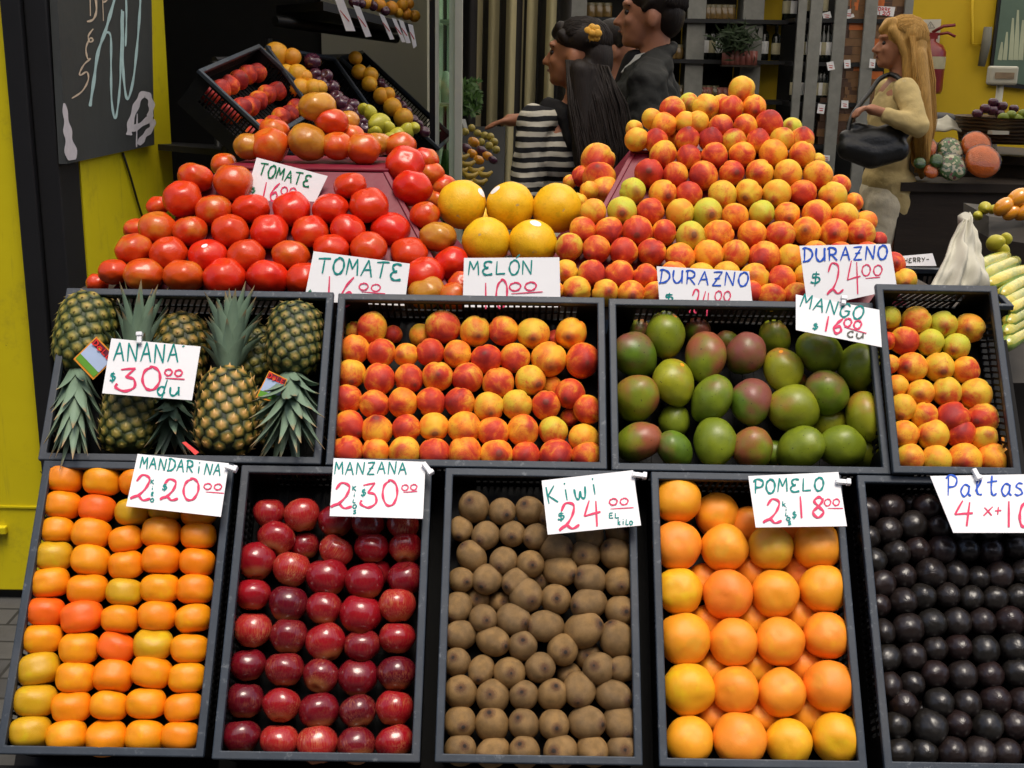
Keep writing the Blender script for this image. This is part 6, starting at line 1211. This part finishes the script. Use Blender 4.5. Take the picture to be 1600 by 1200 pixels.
def person(label, base, rot, s, skin, hairmat, arms, legs=True, wide=1.0, group=None, turn=0):
    T = Matrix.Translation(base) @ Matrix.Rotation(rot, 4, 'Z') @ Matrix.Scale(s, 4)
    t = thing('person', label, 'person', base)
    pr = turned(down(HEAD), turn) + [('e', (.0, 0, 1.26), (.10, .155 * wide, .20)), ('e', (.0, 0, 1.05), (.10, .14, .16)), ('e', (.01, 0, .93), (.095, .135, .12))]
    for sh, el, wr, hd, up, curl in arms: pr += [('c', [(sh, .05), (el, .038), (wr, .024)])] + hand_prims(wr, hd, up, curl)
    for sy in (-1, 1): pr.append(('c', [((.01, .085 * sy, .90), .08), ((-.005, .09 * sy, .50), .052), ((.02, .09 * sy, .09), .034), ((-.10, .095 * sy, .045), .028)]))
    blob('body', pr, .0075, skin, t, T, 2)
    T0 = T; T = T @ Matrix.Rotation(turn, 4, 'Z') @ Matrix.Translation((0, 0, DZ))
    for sy in (-1, 1):
        MB().ell(T @ Vector((-.0785, .031 * sy, 1.664)), (.0108 * s,) * 3, 12, 8).build('eye', MAT['eye'], t)
        MB().tube([T @ Vector((-.090, .014 * sy, 1.686)), T @ Vector((-.088, .032 * sy, 1.692)), T @ Vector((-.070, .05 * sy, 1.686))], [.003 * s, .005 * s, .002 * s], 6).build('eyebrow', hairmat, t)
    MB().tube([T @ Vector((-.088, -.018, 1.5985)), T @ Vector((-.1035, 0, 1.5990)), T @ Vector((-.088, .018, 1.5985))], [.002 * s, .006 * s, .002 * s], 6).build('lips', MAT['lip'], t)
    return t, T0
def strands(name, roots, mat, parent, T, n, rad, seed, wob=.012):
    r = random.Random(seed); mb = MB()
    for k in range(n):
        a, b = r.choice(roots); f = r.random(); ch = []
        off = Vector((r.gauss(0, wob), r.gauss(0, wob * 1.4), 0))
        for i, (p, q) in enumerate(zip(a, b)): ch.append(T @ (Vector(p).lerp(Vector(q), f) + off * (i / (len(a) - 1)) + Vector((r.gauss(0, .004), r.gauss(0, .004), 0))))
        c3 = catmull(ch, 4) if False else ch
        mb.tube(c3, [rad] * (len(c3) - 1) + [rad * .25], 5)
    return mb.build(name, mat, parent)

def combed(parent, mat, T, n, seed, c=(.03, 0, 1.705), r=(.112, .096, .092), end=-20, rad=.0026):
    q = random.Random(seed); mb = MB()
    for k in range(n):
        y = q.uniform(-.97, .97); ch = []; w0 = q.gauss(0, .015)
        for i in range(9):
            a = R_(150 + (end - 150) * i / 8); k_ = math.sqrt(1 - y * y) if abs(y) < 1 else 0
            yy = y * (1 - .10 * math.sin(i / 8 * math.pi)) + w0 * math.sin(i * .8)
            ch.append(T @ Vector((c[0] + r[0] * k_ * math.cos(a) * 1.0 + q.gauss(0, .0012), c[1] + r[1] * yy, c[2] + DZ + r[2] * k_ * math.sin(a) * 1.01 + q.gauss(0, .0012))))
        mb.tube(ch, [rad * .6] + [rad] * 7 + [rad * .3], 5)
    return mb.build('combed_strands', mat, parent)
# man in the dark jacket
b = P(1012, 100, 4.4); b.z = .09
t, T = person('dark haired man in a dark jacket looking left behind the peaches', b, R_(-8), 1.0, MAT['skin'], MAT['hairdark'], [((.0, -.19, 1.39), (.02, -.25, 1.10), (-.06, -.22, .87), (-.2, 0, -1), (-1, 0, 0), .4), ((.0, .19, 1.39), (.02, .25, 1.10), (-.06, .22, .87), (-.2, 0, -1), (-1, 0, 0), .4)], wide=1.1)
blob('jacket', [('e', (.0, 0, 1.27), (.135, .205, .20)), ('e', (.0, 0, 1.07), (.14, .195, .22)), ('e', (.01, 0, .90), (.145, .20, .13)), ('c', [((.02, -.11, 1.425), .055), ((.01, -.20, 1.385), .072), ((.02, -.265, 1.10), .060), ((-.06, -.235, .90), .046)]), ('c', [((.02, .11, 1.425), .055), ((.01, .20, 1.385), .072), ((.02, .265, 1.10), .060), ((-.06, .235, .90), .046)]), ('c', [((.06, -.05, 1.49), .028), ((.078, .0, 1.505), .028), ((.06, .05, 1.49), .028)]), ('c', [((.06, -.055, 1.49), .024), ((-.01, -.083, 1.465), .022), ((-.065, -.055, 1.42), .018)]), ('c', [((.06, .055, 1.49), .024), ((-.01, .083, 1.465), .022), ((-.065, .055, 1.42), .018)]), ('c', [((.03, -.09, 1.44), .06), ((.03, .09, 1.44), .06)])], .010, MAT['jacketdark'], t, T, 3, 0.007)
for sy in (-1, 1): MB().hexa([T @ Vector(q) for q in ((-.055, .03 * sy, 1.475), (-.01, .068 * sy, 1.488), (-.045, .085 * sy, 1.435), (-.095, .045 * sy, 1.415))], [T @ Vector(q) for q in ((-.045, .022 * sy, 1.47), (-.005, .06 * sy, 1.48), (-.035, .075 * sy, 1.43), (-.085, .037 * sy, 1.41))]).build('shirt_collar', MAT['shirt'], t, .002)
blob('shirt', [('c', [((-.045, 0, 1.45), .05), ((-.085, 0, 1.30), .06)])], .010, MAT['blackcloth'], t, T)
blob('trousers', [('e', (.01, 0, .92), (.125, .17, .12)), ('c', [((.01, -.085, .90), .09), ((-.0, -.09, .50), .066), ((.02, -.09, .10), .05)]), ('c', [((.01, .085, .90), .09), ((-.0, .09, .50), .066), ((.02, .09, .10), .05)])], .012, MAT['jeans'], t, T, 3, 0.006)
blob('hair', down([('e', (.025, 0, 1.705), (.105, .088, .085)), ('e', (.065, 0, 1.66), (.062, .078, .085)), ('c', [((-.055, -.03, 1.755), .024), ((-.065, .02, 1.755), .024), ((-.02, 0, 1.775), .03)]), ('c', [((.005, -.080, 1.70), .014), ((-.018, -.076, 1.672), .010)]), ('c', [((.005, .080, 1.70), .014), ((-.018, .076, 1.672), .010)])]), .006, MAT['hairdark'], t, T, 1)

combed(t, MAT['hairdark'], T, 320, 12, (.028, 0, 1.706), (.108, .091, .089), -35, .0017)

# woman in the striped top
b = P(896, 180, 4.2); b.z = .10; RW = R_(-58); TN = R_(40)
t, T = person('woman with long dark hair in a striped top pointing left', b, RW, .905, MAT['skin_dark'], MAT['hairdark'], [((.0, -.175, 1.38), (.00, -.21, 1.10), (-.03, -.2, .86), (-.1, 0, -1), (-1, 0, 0), .4), ((-.01, .17, 1.38), (-.24, .15, 1.24), (-.335, -.02, 1.365), (-.53, -.83, -.12), (0, .1, 1), .35)], turn=TN)
TH = T @ Matrix.Rotation(TN, 4, 'Z') @ Matrix.Translation((0, 0, DZ))
blob('striped_top', [('e', (.0, 0, 1.25), (.118, .168, .165)), ('e', (.0, 0, 1.05), (.112, .152, .20)), ('e', (.01, 0, .92), (.125, .17, .12)), ('c', [((.02, -.12, 1.385), .042), ((.0, -.18, 1.375), .064), ((.0, -.212, 1.10), .062)]), ('c', [((.02, .12, 1.385), .042), ((-.01, .175, 1.375), .064), ((-.12, .205, 1.28), .05)])], .009, MAT['stripes'], t, T, 3, 0.0055)
blob('black_vest', [('c', [((-.05, -.085, 1.425), .036), ((.06, -.075, 1.40), .04), ((.09, -.05, 1.30), .045)]), ('c', [((-.05, .085, 1.425), .036), ((.06, .075, 1.40), .04), ((.09, .05, 1.30), .045)]), ('e', (-.035, 0, 1.37), (.09, .10, .06)), ('c', [((.0, -.213, 1.085), .066), ((-.005, -.21, 1.0), .05)])], .009, MAT['blackcloth'], t, T, 3, 0.005)
blob('trousers', [('e', (.01, 0, .88), (.125, .168, .12)), ('c', [((.01, -.085, .88), .09), ((-.0, -.09, .50), .062), ((.02, -.09, .10), .045)]), ('c', [((.01, .085, .88), .09), ((-.0, .09, .50), .062), ((.02, .09, .10), .045)])], .012, MAT['jeans'], t, T, 3, 0.006)
blob('hair', down(turned([('e', (.03, 0, 1.715), (.108, .090, .078)), ('e', (.088, 0, 1.64), (.058, .080, .11)), ('c', [((-.05, -.03, 1.755), .026), ((-.075, .0, 1.735), .022), ((-.05, .03, 1.755), .026)]), ('c', [((-.035, -.070, 1.73), .020), ((-.015, -.078, 1.705), .012)]), ('c', [((-.035, .072, 1.72), .022), ((-.01, .083, 1.685), .016)])], TN) + [('c', [((.095, -.045, 1.60), .045), ((.11, -.045, 1.44), .05), ((.14, -.04, 1.28), .044), ((.15, -.03, 1.17), .02)]), ('c', [((.08, .02, 1.6), .056), ((.12, .03, 1.44), .056), ((.155, .045, 1.28), .05), ((.15, .05, 1.14), .02)]), ('c', [((.10, .05, 1.5), .04), ((.14, .085, 1.34), .04), ((.15, .10, 1.18), .02)])]), .008, MAT['hairdark'], t, T, 2)
strands('hair_strand', [(((.075, -.09, 1.60), (.12, -.105, 1.44), (.175, -.095, 1.28), (.175, -.085, 1.08)), ((.14, .05, 1.58), (.18, .10, 1.44), (.205, .13, 1.28), (.19, .12, 1.03)))], MAT['hairdark'], t, T, 480, .0020, 5, .010)
combed(t, MAT['hairdark'], T @ Matrix.Rotation(TN, 4, 'Z'), 320, 3, (.03, 0, 1.712), (.111, .093, .084), -30, .0018)
mb = MB()
for k in range(7):
    a = k * .9; c = TH @ Vector((.085 + .018 * math.cos(a), -.075 + .004 * k % .01, 1.735 + .018 * math.sin(a))); mb.ell(c, (.016, .007, .014), 10, 7, Matrix.Rotation(-a, 3, 'Y'))
MAT['flower'] = plain('orange_flower', (.75, .38, .05), .6, .3, .4, 30)
mb.ell(TH @ Vector((.085, -.085, 1.735)), (.012, .008, .012), 10, 7); mb.build('hair_flower', MAT['flower'], t)
MB().ell(TH @ Vector((.005, -.090, 1.592)), (.007, .006, .010), 10, 8).build('earring', MAT['gold'], t)

# third person half hidden between them
b = P(968, 100, 5.1); b.z = .10
t, T = person('person half hidden between the striped woman and the man', b, R_(165), .925, MAT['skin'], MAT['hairdark'], [((.0, -.17, 1.38), (.02, -.22, 1.10), (-.03, -.2, .86), (-.1, 0, -1), (-1, 0, 0), .4), ((.0, .17, 1.38), (.02, .22, 1.10), (-.03, .2, .86), (-.1, 0, -1), (-1, 0, 0), .4)])
blob('jacket', [('e', (.0, 0, 1.26), (.125, .18, .19)), ('e', (.0, 0, 1.05), (.125, .17, .22)), ('c', [((.02, -.11, 1.40), .05), ((.0, -.18, 1.37), .065), ((.02, -.225, 1.10), .055), ((-.02, -.21, .92), .045)]), ('c', [((.02, .11, 1.40), .05), ((.0, .18, 1.37), .065), ((.02, .225, 1.10), .055), ((-.02, .21, .92), .045)])], .011, MAT['jacketdark'], t, T, 3, 0.007)
blob('trousers', [('e', (.01, 0, .90), (.125, .168, .12)), ('c', [((.01, -.085, .88), .09), ((-.0, -.09, .50), .062), ((.02, -.09, .10), .045)]), ('c', [((.01, .085, .88), .09), ((-.0, .09, .50), .062), ((.02, .09, .10), .045)])], .012, MAT['jeans'], t, T, 3, 0.006)
blob('hair', down([('e', (.025, 0, 1.705), (.105, .09, .086)), ('e', (.06, 0, 1.65), (.065, .08, .10)), ('c', [((-.05, -.03, 1.755), .026), ((-.07, .0, 1.74), .022), ((-.05, .03, 1.755), .026)]), ('c', [((-.03, -.074, 1.72), .02), ((-.012, -.08, 1.67), .013)]), ('c', [((-.03, .074, 1.72), .02), ((-.012, .08, 1.67), .013)])]), .007, MAT['hairdark'], t, T, 1)

# blond woman with the shoulder bag
b = P(1394, 180, 5.8); b.z = .11
t, T = person('blond woman in a beige jacket with black bag walking left', b, R_(-4), .945, MAT['skin'], MAT['hairblond'], [((.01, -.18, 1.40), (.055, -.33, 1.235), (-.12, -.31, 1.30), (-1, .1, .25), (0, 0, 1), 1.1), ((.0, .18, 1.38), (.03, .22, 1.10), (-.04, .2, .88), (-.1, 0, -1), (-1, 0, 0), .4)])
blob('jacket', [('e', (.0, 0, 1.25), (.118, .172, .18)), ('e', (.0, 0, 1.06), (.108, .152, .20)), ('c', [((.03, -.07, .93), .105), ((.055, -.07, .83), .095)]), ('c', [((.03, .07, .93), .105), ((.055, .07, .83), .095)]), ('e', (.0, 0, .95), (.12, .165, .12)), ('c', [((.02, -.11, 1.405), .046), ((.01, -.185, 1.40), .064), ((.055, -.33, 1.235), .052), ((-.09, -.312, 1.285), .041)]), ('c', [((.02, .11, 1.405), .046), ((.01, .185, 1.385), .068), ((.03, .23, 1.10), .06), ((-.02, .21, .93), .047)]), ('c', [((.04, -.05, 1.44), .022), ((-.03, -.07, 1.42), .02), ((-.09, -.03, 1.30), .018)]), ('c', [((.04, .05, 1.44), .022), ((-.03, .07, 1.42), .02), ((-.09, .03, 1.30), .018)])], .009, MAT['beige'], t, T, 3, 0.0035)
blob('trousers', [('e', (.005, 0, .88), (.130, .168, .15)), ('e', (.045, -.06, .85), (.085, .085, .10)), ('c', [((-.01, -.085, .84), .098), ((-.045, -.09, .50), .066), ((-.02, -.09, .10), .058)]), ('c', [((.02, .085, .84), .098), ((.035, .09, .50), .066), ((.09, .09, .10), .058)])], .010, MAT['trouser'], t, T, 3, 0.003)
blob('hair', down([('e', (.025, 0, 1.705), (.110, .095, .092)), ('e', (.06, 0, 1.64), (.078, .092, .12)), ('c', [((-.05, -.04, 1.76), .03), ((-.088, -.01, 1.725), .022), ((-.05, .04, 1.76), .03)]), ('c', [((-.05, -.068, 1.725), .024), ((-.012, -.086, 1.67), .020), ((.02, -.09, 1.60), .022), ((.04, -.09, 1.50), .03)]), ('c', [((-.05, .068, 1.725), .024), ((-.02, .086, 1.67), .022), ((.03, .09, 1.50), .03)]), ('c', [((.07, -.05, 1.6), .062), ((.10, -.08, 1.42), .06), ((.135, -.09, 1.25), .05), ((.15, -.09, 1.10), .035), ((.155, -.085, 1.02), .015)]), ('c', [((.08, .03, 1.6), .066), ((.13, .04, 1.42), .06), ((.15, .05, 1.25), .052), ((.16, .05, 1.08), .03)])]), .008, MAT['hairblond'], t, T, 2)
strands('hair_strand', [(((.03, -.105, 1.66), (.06, -.14, 1.46), (.12, -.145, 1.25), (.14, -.12, 1.0)), ((.14, .0, 1.66), (.20, .03, 1.45), (.215, .04, 1.25), (.185, .0, .99)))], MAT['hairblond'], t, T, 560, .0020, 9, .012)
combed(t, MAT['hairblond'], T, 380, 8, (.025, 0, 1.705), (.114, .099, .096), -40, .0018)
# her bag: held, so a thing of its own
bg_ = thing('shoulder_bag', 'large black leather bag on the blond woman\'s shoulder', 'handbag', P(1368, 262, 5.65))
T2 = Matrix.Identity(4); cB = P(1368, 226, 5.58)
Lp = lambda u, v, dd=0: P(u, v, 5.58 + dd)
blob('pouch', [('c', [(Lp(1326, 232), .055), (Lp(1362, 242), .065), (Lp(1402, 234), .055)]), ('c', [(Lp(1322, 215), .036), (Lp(1360, 222), .045), (Lp(1412, 208), .030)]), ('c', [(Lp(1336, 198), .022), (Lp(1372, 208), .030), (Lp(1410, 192), .018)]), ('e', cB + Vector((0, 0, -.01)), (.15, .06, .09))], .008, MAT['leather'], bg_, T2, 4)
MB().tube(catmull([Lp(1411, 200), Lp(1417, 165, .0), Lp(1414, 138, .0), Lp(1404, 122, .05), Lp(1392, 116, .12)], 5), .013, 8).build('strap', MAT['leather'], bg_)
MB().tube(catmull([Lp(1322, 215), Lp(1330, 185, .02), Lp(1340, 168, .05), Lp(1358, 146, .10), Lp(1374, 124, .12), Lp(1390, 116, .13)], 5), .011, 8).build('strap', MAT['leather'], bg_)
MB().tube([Lp(1412, 140, -.015), Lp(1414, 128, -.012)], .017, 10).build('buckle', MAT['gold'], bg_)
# blue sleeve of someone beside her
